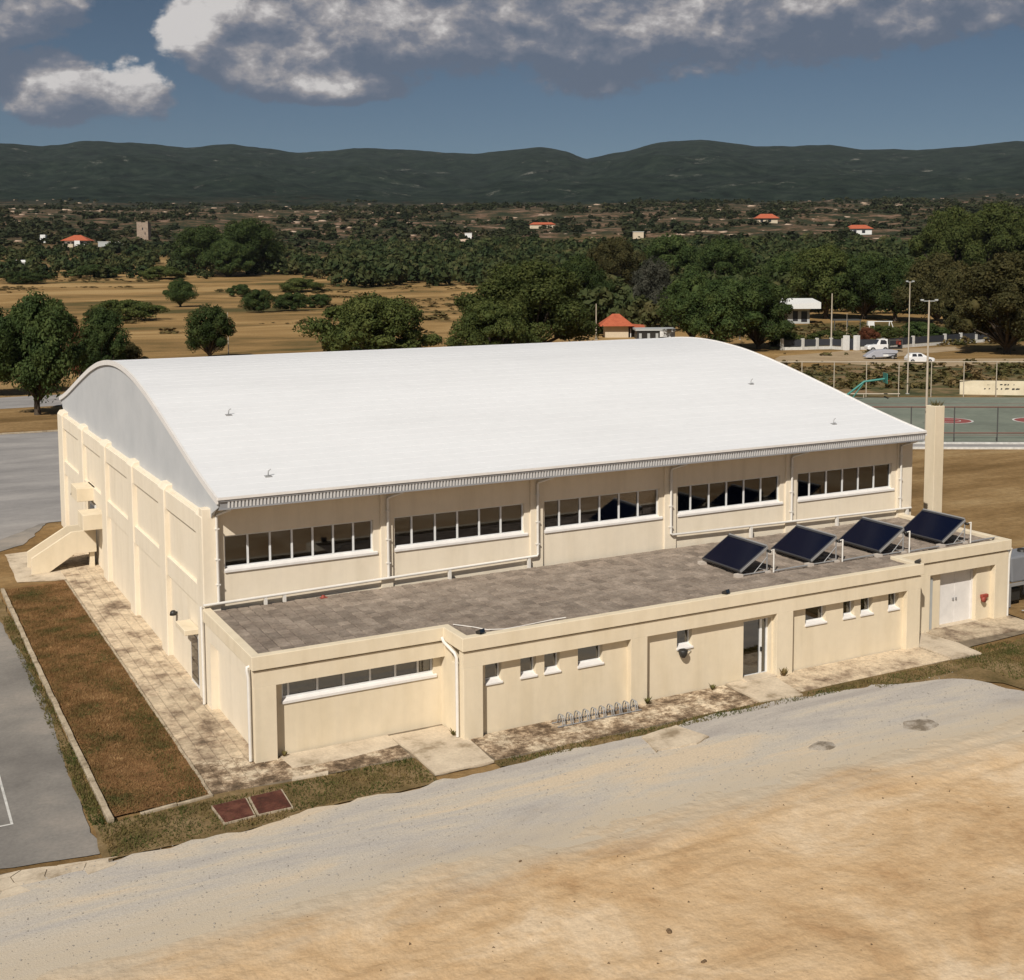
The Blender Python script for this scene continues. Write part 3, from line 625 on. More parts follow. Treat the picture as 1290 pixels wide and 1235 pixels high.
# gable cladding
for x0, x1 in ((.36, .44), (33.56, 33.64)):
    mb = MB(); base = 6.70; pts = [(y, z-.1) for y, z in RP if -.55 <= y <= 34.6]
    n = len(pts); vs = [(x0, y, base if 0 <= y <= 34 else z-.45) for y, z in pts]+[(x0, y, z) for y, z in pts]+[(x1, y, base if 0 <= y <= 34 else z-.45) for y, z in pts]+[(x1, y, z) for y, z in pts]
    mb.add(vs, [(i, i+1, n+i+1, n+i) for i in range(n-1)]+[(2*n+i, 3*n+i, 3*n+i+1, 2*n+i+1) for i in range(n-1)]+[(i, 2*n+i, 2*n+i+1, i+1) for i in range(n-1)]+[(0, n, 3*n, 2*n), (n-1, 3*n-1, 4*n-1, 2*n-1)])
    g = mb.build('gable_cladding', M['clad'], hall)
MB().prism([(-1.02, 7.5), (-1.0, 7.22), (-.1, 6.86), (-.04, 6.72), (.4, 6.72), (.4, 7.72)], 'x', .325, .355).build('gable_cladding', M['clad'], hall)
MB().prism([(-1.02, 7.5), (-1.0, 7.22), (-.1, 6.86), (-.04, 6.9), (.4, 6.9), (.4, 7.72)], 'x', 33.69, 33.72).build('gable_cladding', M['clad'], hall)
# eave: gutter line, ribbed fascia, soffit
MB().box(RX0+.05, RX1-.05, -1.055, -.98, 7.43, 7.499).build('gutter', M['gutter'], hall)
mb = MB(); x = RX0+.35
while x < RX1-.15:
    mb.hexa([(x, -1.005, 7.19), (x+.07, -1.005, 7.19), (x+.06, -.96, 7.19), (x+.01, -.96, 7.19), (x, -1.04, 7.43), (x+.07, -1.04, 7.43), (x+.06, -.99, 7.43), (x+.01, -.99, 7.43)]); x += .128
MB().hexa([(RX0+.05, -.975, 7.16), (RX1-.05, -.975, 7.16), (RX1-.05, -.93, 7.16), (RX0+.05, -.93, 7.16), (RX0+.05, -1.0, 7.43), (RX1-.05, -1.0, 7.43), (RX1-.05, -.95, 7.43), (RX0+.05, -.95, 7.43)]).build('fascia', M['gutter'], hall)
mb.build('fascia_ribs', M['rib'], hall)
MB().box(RX0+.05, RX1-.05, -1.02, -.90, 7.135, 7.185).build('gutter', M['gutter'], hall)
MB().hexa([(RX0+.06, -.93, 7.12), (RX1-.06, -.93, 7.12), (RX1-.06, .1, 6.93), (RX0+.06, .1, 6.93), (RX0+.06, -.93, 7.15), (RX1-.06, -.93, 7.15), (RX1-.06, .1, 6.97), (RX0+.06, .1, 6.97)]).build('soffit', M['soffit'], hall)
MB().box(RX0+.1, RX1-.1, .1, .44, 6.975, 7.7).build('wall_head', M['soffit'], hall)
MB().box(RX0+.05, RX1-.05, HY1-.2, HY1+.95, 7.2, 7.45).build('soffit', M['soffit'], hall)
# anchors on the roof
def roof_z(y): return float(np.interp(y, [q[0] for q in RP], [q[1] for q in RP]))
for x, y in ((2.9, 6.9), (2.6, .6), (29.5, 6.6), (29.8, .9)):
    z = roof_z(y); a = MB().box(x-.12, x+.12, y-.10, y+.10, z-.02, z+.035).build('roof_anchor', M['steel'], hall); MB().tube([(x, y, z), (x+.02, y, z+.2), (x+.11, y, z+.26)], .022, 6).build('hook', M['steel'], a)
# rails inside the hall; added pale tubes imitate bright reflections in the glass
for i, (a, b, c, d) in enumerate(BAYS):
    MB().box(a+.1, b-.1, 4.0, 4.12, 5.3, 5.5).build('inner_rail', M['gutter'], hall)
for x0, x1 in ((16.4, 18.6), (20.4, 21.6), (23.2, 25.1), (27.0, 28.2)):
    MB().tube([(x0, 1.2, 5.92), (x1, .75, 5.55)], .035, 6).build('reflection_tube', M['reflection'], hall)
# downpipes
def pipe(parent, pts, r=.055, name='downpipe', mat='pipe'): return MB().tube(pts, r, 10).build(name, M[mat], parent)
def brackets(p, x, y0, zs):
    for z in zs: MB().box(x-.075, x+.075, y0-.13, y0+.005, z-.02, z+.02).build('pipe_bracket', M['pipe'], p)
for x, zb in ((.52, 3.62), (6.98, 3.74), (13.43, 3.86), (19.92, 4.0), (26.52, 3.88), (33.18, 3.80)):
    p = pipe(hall, [(x+.32, -.80, 7.12), (x+.30, -.66, 7.05), (x+.03, -.12, 6.82), (x, -.075, 6.74), (x, -.075, zb)]); brackets(p, x, 0, (6.3, 5.2, 4.3))
for pts, sup in (([(-.03, -.10, 3.62), (6.98, -.10, 3.73), (13.37, -.10, 3.82), (13.43, -.085, 3.9)], (2.2, 2.9, 9.5, 13.0)), ([(19.92, -.085, 4.02), (19.97, -.10, 3.97), (26.5, -.10, 3.86), (33.85, -.10, 3.76)], (24.2, 29.2, 33.6))):
    p = pipe(hall, pts, .052, 'drain_pipe')
    for x in sup: MB().box(x-.05, x+.05, -.17, -.03, 3.36, float(np.interp(x, [q[0] for q in pts], [q[2] for q in pts]))-.05).build('pipe_support', M['pipe'], p)

# ------------------------------------------------------------------ annex
annex = thing('flat_roofed_annex', 'long low cream annex with a paved flat roof in front of the hall', 'building', (16, -4, 0))
YL, YM, YR = -6.05, -7.49, -6.23          # wall faces of the three blocks
X1, X2, X3 = 6.52, 26.85, 33.38
ZH, ZF0, ZF1 = 2.48, 3.05, 3.50
# fascia band with parapet
def fascia(x0, x1, y0, y1, name='parapet', z1=ZF1): return MB().box(x0, x1, y0, y1, ZF0, z1).build(name, M['plaster'], annex, bevel=.02)
t = .30
outline = [(-.07, 0), (-.07, YL-.08), (X1-.07, YL-.08), (X1-.07, YM-.08), (X2+.08, YM-.08), (X2+.08, YR-.08), (X3+.08, YR-.08), (X3+.08, 0)]
def band(outer, th, z0, z1, mat, name, bevel):
    inner = []; n = len(outer)
    for i, p in enumerate(outer):
        p = Vector(p); a = Vector(outer[i-1]) if i else None; b = Vector(outer[i+1]) if i < n-1 else None
        d1 = (p-a).normalized() if a is not None else (b-p).normalized(); d2 = (b-p).normalized() if b is not None else d1
        n1 = Vector((-d1.y, d1.x)); n2 = Vector((-d2.y, d2.x)); s_ = n1+n2; s_ = s_/max(.5, s_.length_squared)*2
        inner.append(p+s_*th if a is not None and b is not None else p+n1*th)
    mb = MB(); m_ = n
    vs = [(p[0], p[1], z0) for p in outer]+[(p[0], p[1], z0) for p in inner]+[(p[0], p[1], z1) for p in outer]+[(p[0], p[1], z1) for p in inner]
    fs = []
    for i in range(n-1): fs += [(i, i+1, 2*m_+i+1, 2*m_+i), (m_+i, 3*m_+i, 3*m_+i+1, m_+i+1), (2*m_+i, 2*m_+i+1, 3*m_+i+1, 3*m_+i), (i, m_+i, m_+i+1, i+1)]
    fs += [(0, 2*m_, 3*m_, m_), (n-1, 2*n-1, 4*n-1, 3*n-1)]
    mb.add(vs, fs); return mb.build(name, mat, annex, bevel=bevel)
band(outline, t, ZF0, ZF1, M['plaster'], 'parapet', .02)
band([(.10, 0), (.10, YL+.10), (X1+.10, YL+.10), (X1+.10, YM+.10), (X2-.10, YM+.10), (X2-.10, YR+.10), (X3-.10, YR+.10), (X3-.10, 0)], .1, ZF0-.06, ZF0+.02, M['deck_bed'], 'groove_shade_strip', 0)  # dark strip at the back of the fascia groove, shade put into its colour
MB().prism([(.2, -.01), (.2, YL+.15), (X1+.15, YL+.15), (X1+.15, YM+.15), (X2-.15, YM+.15), (X2-.15, YR+.15), (X3-.15, YR+.15), (X3-.15, -.01)], 'z', 3.12, 3.335).build('roof_slab', M['deck_bed'], annex)
# lintel band between recess heads and fascia, piers, recessed walls
def lintel(x0, x1, y): return MB().box(x0, x1, y, y+.33, ZH, ZF0-.05).build('lintel', M['plaster'], annex)
def pier(x0, x1, y, dep=.34): return MB().box(x0, x1, y, y+dep, 0, ZH).build('pier', M['plaster'], annex, bevel=.012)
# left block
lintel(0, X1+.02, YL); pier(0, .72, YL)
RL = YL+.30
wall_x(MB(), .72, X1+.02, 0, ZH, RL, RL+.25, [(.98, 6.22, 1.74, ZH)]).build('recessed_wall', M['plaster'], annex)
window(annex, .98, 6.22, 1.86, ZH-.002, RL+.09, cuts=[0, .07, .245, .415, .585, .60, .78, 1][:1]+[.045, .23, .40, .575, .745, .90, 1], glass='glass2', sill=(.96, 6.34, RL-.05, 1.72, 1.86), bottom=.08)
# left (west) side wall of the annex
MB().box(.26, .5, -5.4, -.3, 0, ZH).build('side_wall', M['plaster_pale'], annex)
MB().box(0, .33, YL+.34, 0, ZH, ZF0-.05).build('lintel', M['plaster_pale'], annex)
MB().box(0, .3, -5.45, YL+.342, 0, ZH).build('pier', M['plaster_pale'], annex); MB().box(0, .3, -.75, 0, 0, ZH).build('pier', M['plaster_pale'], annex)
# middle block
pier(X1, 7.22, YM, .9)
MB().box(X1, X1+.3, YM+.9, YL+.6, 0, ZF0-.05).build('side_wall', M['plaster'], annex)
lintel(X1, X2, YM)
for a, b in ((13.0, 13.69), (19.5, 20.28), (26.12, X2)): pier(a, b, YM)
MB().box(X2-.3, X2, YM+.34, YR+.5, 0, ZF0-.05).build('side_wall', M['plaster'], annex)
RM = YM+.24
SW = [[(7.42, 8.02), (8.74, 9.34), (9.66, 10.26), (10.98, 11.98)], [(15.12, 15.78)], [(21.08, 22.1), (22.98, 23.56), (23.88, 24.5), (25.34, 25.9)]]
for (a, b), ws in zip(((7.22, 13.0), (13.69, 19.5), (20.28, 26.12)), SW):
    ops = [(c, d, 1.71, ZH) for c, d in ws]
    if a == 13.69: ops.append((18.12, 19.42, .06, 2.30))
    wall_x(MB(), a, b, 0, ZH, RM, RM+.33, ops).build('recessed_wall', M['plaster'], annex)
    for c, d in ws: window(annex, c, d, 1.80, ZH-.002, RM+.19, 1, glass='glass2', fr=.05, sill=(c-.02, d+.04, RM-.05, 1.69, 1.80), dep=.06)
# glazed entrance door
d = MB().box(18.12, 18.2, RM+.2, RM+.28, .06, 2.3).box(19.34, 19.42, RM+.2, RM+.28, .06, 2.3).box(18.2, 19.34, RM+.201, RM+.279, 2.22, 2.3).box(18.2, 19.34, RM+.201, RM+.279, .06, .16).box(19.04, 19.14, RM+.19, RM+.27, .16, 2.22).build('entrance_door', M['alu'], annex)
MB().box(18.2, 19.04, RM+.235, RM+.243, .16, 2.22).build('pane', M['glass2'], d); MB().box(19.14, 19.34, RM+.235, RM+.243, .16, 2.22).build('pane', M['glass2'], d)
MB().box(19.06, 19.12, RM+.12, RM+.19, 1.0, 1.16).build('handle', M['dark'], d)
MB().box(18.05, 19.5, RM-.3, RM+.2, .0, .15).build('door_step', M['slab'], annex, bevel=.02)
# right block
lintel(X2, X3, YR); pier(X2, 28.72, YR); pier(32.58, X3, YR, .6)
RRY = YR+.24
wall_x(MB(), 28.72, 32.58, 0, ZH, RRY, RRY+.35, [(29.55, 31.72, .05, 2.46)]).build('recessed_wall', M['plaster'], annex)
d = MB().box(29.6, 29.7, RRY+.2, RRY+.3, .05, 2.46).box(31.62, 31.72, RRY+.2, RRY+.3, .05, 2.46).box(29.7, 31.62, RRY+.2, RRY+.3, 2.38, 2.46).build('double_door', M['white'], annex)
for a, b in ((29.7, 30.655), (30.665, 31.62)):
    lf = MB().box(a, b, RRY+.24, RRY+.29, .07, 2.38).build('door_leaf', M['white'], d, bevel=.008)
    MB().box(b-.12 if a < 30 else a+.05, b-.05 if a < 30 else a+.12, RRY+.19, RRY+.24, 1.08, 1.18).build('handle', M['steel'], d)
MB().box(29.5, 31.8, RRY-.1, RRY+.3, 0, .1).build('door_step', M['slab'], annex)
MB().box(28.9, 29.05, RRY-.06, RRY, .1, 2.3).build('cable_duct', M['far_grey'], annex)
MB().box(X3-.3, X3, YR+.6, -.02, 0, ZF0-.05).build('side_wall', M['plaster'], annex)
MB().box(.5, X3-.3, -5.3, -.02, .02, .07).build('floor', M['interior'], annex)
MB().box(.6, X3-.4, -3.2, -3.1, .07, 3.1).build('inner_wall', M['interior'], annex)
# terrace pavers
def deck():
    s = .42; cells = []
    for i in range(80):
        for j in range(18):
            x = .30+s*(i+.5); y = -.10-s*(j+.5)
            lim = YL+.25 if x < X1+.2 else (YM+.25 if x < X2-.2 else YR+.25)
            if y-s/2 < lim-.2 or x+s/2 > X3-.2: continue
            cells.append((x, y))
    cells.sort(key=lambda c: (c[0]-CAM[0])**2+(c[1]-CAM[1])**2)
    h = s/2-.018
    mb = MB().hexa([(-h, -h, 0), (h, -h, 0), (h, h, 0), (-h, h, 0), (-h+.012, -h+.012, .04), (h-.012, -h+.012, .04), (h-.012, h-.012, .04), (-h+.012, h-.012, .04)])
    me = mb.mesh('roof_paver'); me.materials.append(M['deck_tile'])
    rest = MB()
    for k, (x, y) in enumerate(cells):
        z = 3.337+rnd.uniform(-.004, .008)
        if k < 300:
            o = bpy.data.objects.new('roof_paver', me); COL.objects.link(o); o.parent = annex; o.location = (x-16, y+4, z); o.rotation_euler = (rnd.uniform(-.03, .03), rnd.uniform(-.03, .03), rnd.uniform(-.015, .015))
        else:
            a, b, c, d = [rnd.uniform(-.008, .022) for _ in range(4)]
            rest.hexa([(x-h, y-h, z), (x+h, y-h, z), (x+h, y+h, z), (x-h, y+h, z), (x-h+.012, y-h+.012, z+.035+a), (x+h-.012, y-h+.012, z+.035+b), (x+h-.012, y+h-.012, z+.035+c), (x-h+.012, y+h-.012, z+.035+d)])
    rest.build('roof_paver', M['deck_tile'], annex)['kind'] = 'stuff'
deck()
# annex downpipes
pipe(annex, [(-.11, -.08, 3.6), (-.11, -.1, 3.4), (-.11, -.12, 3.0), (-.10, -.14, .1)])
pipe(annex, [(-.02, -5.8, 3.12), (-.14, -5.82, 3.1), (-.14, -5.84, 3.0), (-.11, -5.86, 2.8), (-.10, -5.88, .12)])
pipe(annex, [(X1-.14, YL-.1, 3.16), (X1-.16, YL-.3, 3.06), (X1-.15, YM+.34, 2.92), (X1-.11, YM+.3, 2.78), (X1-.09, YM+.3, .12)])
pipe(annex, [(X3+.13, YR-.02, 3.1), (X3+.13, YR+.02, 2.95), (X3+.1, YR+.06, 2.6), (X3+.09, YR+.06, .1)])

# ------------------------------------------------------------------ outside stair
st = thing('outside_stair', 'cream masonry stair with solid side walls against the gable wall', 'stair', (-1.5, 23.1, 0))
for y, dz in ((22.3, 0), (23.9, 0.0)):
    MB().prism([(-3.1, 0), (-2.35, 0), (-1.0, .86), (.06, .86), (.06, 2.02), (-1.14, 2.0), (-3.08, .86)], 'y', y, y+.16).build('side_wall', M['plaster'], st, bevel=.015)
for k in range(7):
    x = -2.95+k*.27; MB().box(x, x+.29, 22.461, 23.899, max(0, .12+k*.15-.3), .12+k*.15+.02).build('step', M['slab'], st)
MB().box(-1.05, .06, 22.461, 23.899, .84, 1.04).build('landing', M['slab'], st)
MB().box(-.25, -.02, 22.5, 22.85, .0, .84).build('support', M['plaster'], st)

# ------------------------------------------------------------------ things on the walls and roof
def dome_lamp(loc, label):
    t_ = thing('wall_lamp', label, 'lamp', loc, 0, 'dark wall lamps on the gable')
    MB().lathe([(.0, .12), (.08, .10), (.12, .04), (.14, -.07), (.11, -.07), (.0, -.03)], (loc[0]+.05, loc[1], loc[2]), 12).build('shade', M['dark'], t_); MB().box(loc[0]+.02, loc[0]+.21, loc[1]-.03, loc[1]+.03, loc[2]-.02, loc[2]+.05).build('arm', M['dark'], t_)
dome_lamp((-.02, 29.3, 2.72), 'small dark wall lamp above the far end of the outside stair')
dome_lamp((-.02, 25.3, 1.95), 'small dark wall lamp just behind the stair landing')
dome_lamp((-.02, 5.0, 2.05), 'small dark wall lamp beside the gable door next to the annex')
def floodlight(loc, label, yaw):
    t_ = thing('floodlight', label, 'floodlight', loc, yaw, 'black floodlights on the parapet')
    MB().prism([(-.11, .05), (.09, -.01), (.12, .08), (-.07, .18)], 'x', -.12, .12).build('housing', M['dark'], t_, local=True, bevel=.015)
    MB().prism([(-.114, .062), (-.110, .058), (-.072, .172), (-.078, .176)], 'x', -.10, .10).build('lens', M['glass2'], t_, local=True)
    MB().box(-.03, .03, -.02, .06, -.01, .1).build('bracket', M['dark'], t_, local=True)
floodlight((7.2, -7.36, 3.505), 'black floodlight on the parapet near the step in the annex front', .3)
floodlight((17.2, -7.36, 3.505), 'black floodlight on the parapet above the glazed entrance', .3)
floodlight((26.75, -7.40, 3.505), 'black floodlight on the parapet above the white double door', .5)
wl = thing('entrance_lamp', 'dark shell shaped lamp under the small window by the entrance', 'lamp', (15.3, RM, 1.75))
MB().lathe([(.0, -.27), (.08, -.25), (.14, -.16), (.18, 0), (.14, .04), (0, .06)], (15.28, RM-.16, 1.70), 12).build('shade', M['dark'], wl); MB().tube([(15.3, RM-.2, 1.66), (15.7, RM-.05, 1.62)], .015, 6).build('arm', M['far_grey'], wl)
hb = thing('hose_box', 'red valve on the wall right of the white double door', 'valve', (32.15, RRY, 1.05))
MB().box(31.95, 32.35, RRY-.14, RRY-.001, 1.04, 1.2).build('body', M['red'], hb, bevel=.03); MB().lathe([(0, -.1), (.12, -.1), (.12, .02), (0, .02)], (32.02, RRY-.12, 1.0), 10, 'y').build('wheel', M['red'], hb)
tr_ = thing('roof_drain', 'small red drain cap on the terrace by the hall wall', 'drain', (4.3, -.3, 3.38)); MB().lathe([(0, .10), (.05, .09), (.08, .04), (.09, 0)], (4.3, -.3, 3.38), 10).build('cap', M['red'], tr_); MB().box(4.18, 4.44, -.40, -.22, 3.36, 3.395).build('flange', M['red'], tr_)
MB().tube([(7.0, -5.7, 3.41), (7.5, -6.3, 3.40), (7.75, -6.75, 3.40), (8.3, -6.98, 3.40), (9.0, -6.95, 3.40), (10.3, -6.85, 3.42), (10.6, -7.1, 3.5)], .018, 6).build('hose', M['hose'], None)
tag(bpy.data.objects['hose'], 'thin white hose lying on the terrace by the parapet', 'hose')

# solar water collectors
def collector():
    t_ = thing('solar_collector', 'x', 'solar panel', (0, 0, 0), 0, 'solar collectors on the flat roof')
    n = Vector((-.84, 0, 1.36)).normalized(); a = Vector((.06, -1.16, .19)); U = Vector((0, 2.32, 0)); V_ = Vector((1.28, 0, .78))
    def P(u, v, h): return a+U*u+V_*v+n*h
    def slab(mb, u0, u1, v0, v1, h0, h1): return mb.hexa([P(u0, v0, h0), P(u1, v0, h0), P(u1, v1, h0), P(u0, v1, h0), P(u0, v0, h1), P(u1, v0, h1), P(u1, v1, h1), P(u0, v1, h1)])
    pn = slab(MB(), 0, 1, 0, 1, 0, .07).build('panel', M['navy'], t_, local=True)
    fr = MB(); slab(fr, -.012, 1.012, -.02, .02, -.01, .085); slab(fr, -.012, 0.006, .02, .98, -.01, .082); slab(fr, .994, 1.012, .02, .98, -.01, .082); slab(fr, -.012, 1.012, .98, 1.03, -.01, .09)
    fr.build('frame', M['collector_frame'], t_, local=True)
    slab(MB(), -.005, 1.005, 1.031, 1.075, -.03, .11).build('header_pipe', M['steel'], t_, local=True)
    slab(MB(), -.03, -.013, .0, 1.03, -.02, .06).build('side_rail', M['steel'], t_, local=True)
    for y in (-1.16, 1.16):
        MB().tube([(1.4, y, .04), (1.4, y, .93)], .03, 8).build('rear_post', M['steel'], t_, local=True)
        MB().tube([(0, y, .06), (1.45, y, .06)], .028, 8).build('base_rail', M['steel'], t_, local=True)
        MB().tube([(.75, y, .06), (1.38, y, .62)], .018, 6).build('brace', M['steel'], t_, local=True)
        MB().box(-.14, .14, y-.13, y+.13, 0, .12).build('block', M['block'], t_, local=True)
        MB().box(1.3, 1.52, y-.1, y+.1, 0, .08).build('block', M['block'], t_, local=True)
    MB().tube([(.3, 1.1, .3), (1.38, -1.1, .1)], .014, 6).build('brace', M['steel'], t_, local=True)
    MB().tube([(1.62, -1.3, .02), (1.62, -1.3, .94)], .034, 8).build('riser_pipe', M['pipe'], t_, local=True)
    MB().tube([(1.40, -1.28, .88), (1.55, -1.3, .92), (1.62, -1.3, .9)], .024, 8).build('riser_pipe', M['pipe'], t_, local=True)
    MB().lathe([(0, -.05), (.06, -.05), (.06, .08), (0, .08)], (1.40, -1.3, .88), 8, 'y').build('end_cap', M['dark'], t_, local=True)
    MB().tube([(1.62, -1.3, .07), (2.6, -1.32, .10), (3.3, -1.33, .10)], .035, 8).build('supply_pipe', M['steel'], t_, local=True)
    return t_
c0 = collector()
labs = ['solar collector nearest the camera, leftmost of the row on the flat roof', 'second solar collector from the left on the flat roof', 'third solar collector from the left, beside the step of the parapet', 'rightmost solar collector, in front of the tall cream pillar']
locs = [(19.42, -4.12), (22.98, -4.12), (26.5, -4.3), (30.1, -4.3)]
cs = [c0]+[copy_tree(c0) for _ in range(3)]
for o_, l_, q in zip(cs, labs, locs): o_['label'] = l_; o_.location = (q[0], q[1], 3.375)

# tall pillar beside the hall
ch = thing('tall_pillar', 'tall square cream pillar standing right of the hall', 'pillar', (37.5, 2, 0))
MB().box(37.26, 37.90, 1.72, 2.36, 0, 8.24).build('shaft', M['plaster'], ch, bevel=.02)
mb = MB()
for k in range(34):
    a = rnd.uniform(0, 6.28); r_ = rnd.uniform(.03, .26); l_ = rnd.uniform(.12, .32); x = 37.58+math.cos(a)*r_; y = 2.0+math.sin(a)*r_
    mb.tube([(x, y, 8.2), (x+math.cos(a)*.15, y+math.sin(a)*.15, 8.2+l_)], .02, 4, .006)
mb.build('dry_weeds', M['blade_green'], ch)

# bicycle rack
br = thing('bicycle_rack', 'low grey metal bicycle rack of ten loops along the annex wall', 'bike rack', (11.4, -7.75, .08))
for k in range(10):
    x = 9.95+k*.325
    MB().tube([(x, -8.0, .09)]+[(x, -7.82-.17*math.cos(q), .09+.36*math.sin(q)**.6) for q in np.linspace(.12, math.pi-.12, 9)]+[(x, -7.6, .09)], .022, 6).build('loop', M['steel'], br)
    MB().tube([(x+.1, -7.98, .09)]+[(x+.1, -7.80-.15*math.cos(q), .09+.30*math.sin(q)**.6) for q in np.linspace(.12, math.pi-.12, 9)]+[(x+.1, -7.62, .09)], .020, 6).build('loop', M['steel'], br)
for y in (-8.0, -7.6): MB().tube([(9.75, y, .1), (13.1, y, .1)], .022, 6).build('rail', M['steel'], br)
# rusty chamber covers
mc = [((-2.02, -8.42), (-1.98, -9.72), (-1.05, -9.66), (-.95, -8.36)), ((-.90, -8.36), (-1.0, -9.65), (.05, -9.64), (.14, -8.3))]
for q, l_ in zip(mc, ('left of the two rusty steel covers in the verge', 'right of the two rusty steel covers in the verge')):
    cx_ = sum(p[0] for p in q)/4; cy_ = sum(p[1] for p in q)/4
    t_ = thing('chamber_cover', l_, 'cover', (cx_, cy_, .05), 0, 'rusty steel covers')
    MB().prism(list(q), 'z', .05, .10).build('frame', M['kerb'], t_)
    MB().prism([(cx_+(p[0]-cx_)*.90, cy_+(p[1]-cy_)*.92) for p in q], 'z', .08, .125).build('plate', M['rust'], t_, bevel=.008)

# grey tank on a stand at the annex corner
tk = thing('tank_trailer', 'grey plastic tank on a metal stand right of the annex corner', 'tank', (36.0, -4.6, 0))
MB().prism([(34.9, 1.12), (36.9, 1.12), (37.3, 2.3), (34.75, 2.3)], 'y', -5.2, -4.0).build('tank', M['tank'], tk, bevel=.08)
MB().lathe([(0, .12), (.2, .12), (.22, 0)], (36.2, -4.6, 2.3), 12).build('lid', M['dark'], tk)
MB().box(34.7, 37.2, -5.25, -5.15, .98, 1.1).box(34.7, 37.2, -4.05, -3.95, .98, 1.1).build('rail', M['steel'], tk)
for x in (34.75, 35.9, 37.1):
    for y in (-5.2, -4.0): MB().box(x-.045, x+.045, y-.045, y+.045, 0.05, .98).build('leg', M['steel'], tk)
MB().box(34.95, 35.7, -5.0, -4.3, .2, .8).build('pump', M['dark'], tk, bevel=.05)
MB().tube([(34.6, -6.0, .12), (35.3, -6.6, .1), (35.1, -7.3, .1), (35.7, -8, .1)], .03, 6).build('pole', M['steel'], tk)

# ------------------------------------------------------------------ sports court on the right
E1 = np.array([.862, -.507]); E2 = np.array([.507, .862]); O0 = np.array([72.0, 31.6])
def cw(a, b): p = O0+E1*a+E2*b; return (float(p[0]), float(p[1]))
sheet('court', [cw(-40, 0), cw(60, 0), cw(60, 34), cw(-40, 34)], .02, M['court'])
def ring(name, c, r0, r1, z, mat, n=48):
    pts = [(c[0]+math.cos(2*math.pi*k/n)*r1, c[1]+math.sin(2*math.pi*k/n)*r1) for k in range(n)]
    if r0 == 0: return sheet(name, pts, z, mat)
    mb = MB(); q = [(c[0]+math.cos(2*math.pi*k/n)*r0, c[1]+math.sin(2*math.pi*k/n)*r0) for k in range(n)]
    mb.add([(*p, z) for p in pts]+[(*p, z) for p in q], [(k, (k+1) % n, n+(k+1) % n, n+k) for k in range(n)]); return tag(mb.build(name, mat), kind='structure')
for px_ in (1196, 1306, 1084):
    p_ = gp(px_, 530, .02); ring('court_circle', p_, 0, 2.0, .025, M['court_red']); ring('court_circle_line', p_, 2.0, 2.2, .029, M['line']); ring('court_circle_line', p_, .95, 1.05, .030, M['line'])
for a_, b_ in (((-40, 4.0), (60, 4.12)), ((-40, 28), (60, 28.12)), ((-38, 15.0), (-18, 15.1))):
    sheet('court_line', [cw(a_[0], a_[1]), cw(b_[0], a_[1]), cw(b_[0], b_[1]), cw(a_[0], b_[1])], .028, M['court_red'])
p_ = gp(1035, 530, .02); sheet('court_key', [cw(-22, 5), cw(-14, 5), cw(-14, 11), cw(-22, 11)], .027, M['court_red'])
sheet('court_stripe', [cw(-36, 17), cw(-8, 17.5), cw(-8.5, 19.6), cw(-36, 20)], .026, M['court_red'])
# path with pale kerbs in front of the court
sheet('court_path', [cw(-60, -3.6), cw(70, -3.6), cw(70, -1.3), cw(-60, -1.3)], .03, M['yard'])
for b_ in (-3.9, -1.2): 
    mb = MB(); P = [cw(-60, b_), cw(70, b_), cw(70, b_+.3), cw(-60, b_+.3)]; tag(mb.hexa([(*q, 0) for q in P]+[(*q, .16) for q in P]).build('path_kerb', M['line']), kind='structure')
# front fence: dark posts, two rusty rails
def rail_fence(name, label, b_, a0, a1, step, zr, h, mp, mr, rr=.05, off=0.0):
    c = cw((a0+a1)/2, b_); t_ = thing(name, label, 'fence', (c[0], c[1], 0))
    k = a0+off
    while k <= a1:
        x, y = cw(k, b_); MB().tube([(x, y, 0), (x, y, h)], .055, 6).build('post', M[mp], t_); k += step
    for z in zr: MB().tube([(*cw(a0, b_), z), (*cw(a1, b_), z)], rr, 6).build('rail', M[mr], t_)
    return t_
rail_fence('court_fence', 'dark post fence with two rusty rails at the near side of the court', -.4, -42, 40, 3.6, (.85, 3.05), 3.1, 'post_dark', 'mesh_rail', .055, 1.9)
rail_fence('rear_court_fence', 'tall pale post fence along the far side of the court', 34.6, -40, 50, 3.6, (3.95,), 3.95, 'post_pale', 'post_pale', .05, .9)
rail_fence('low_court_rail', 'low pale rail at the far edge of the court', 33.6, -40, 4, 5.0, (.45,), .45, 'post_pale', 'post_pale', .07)
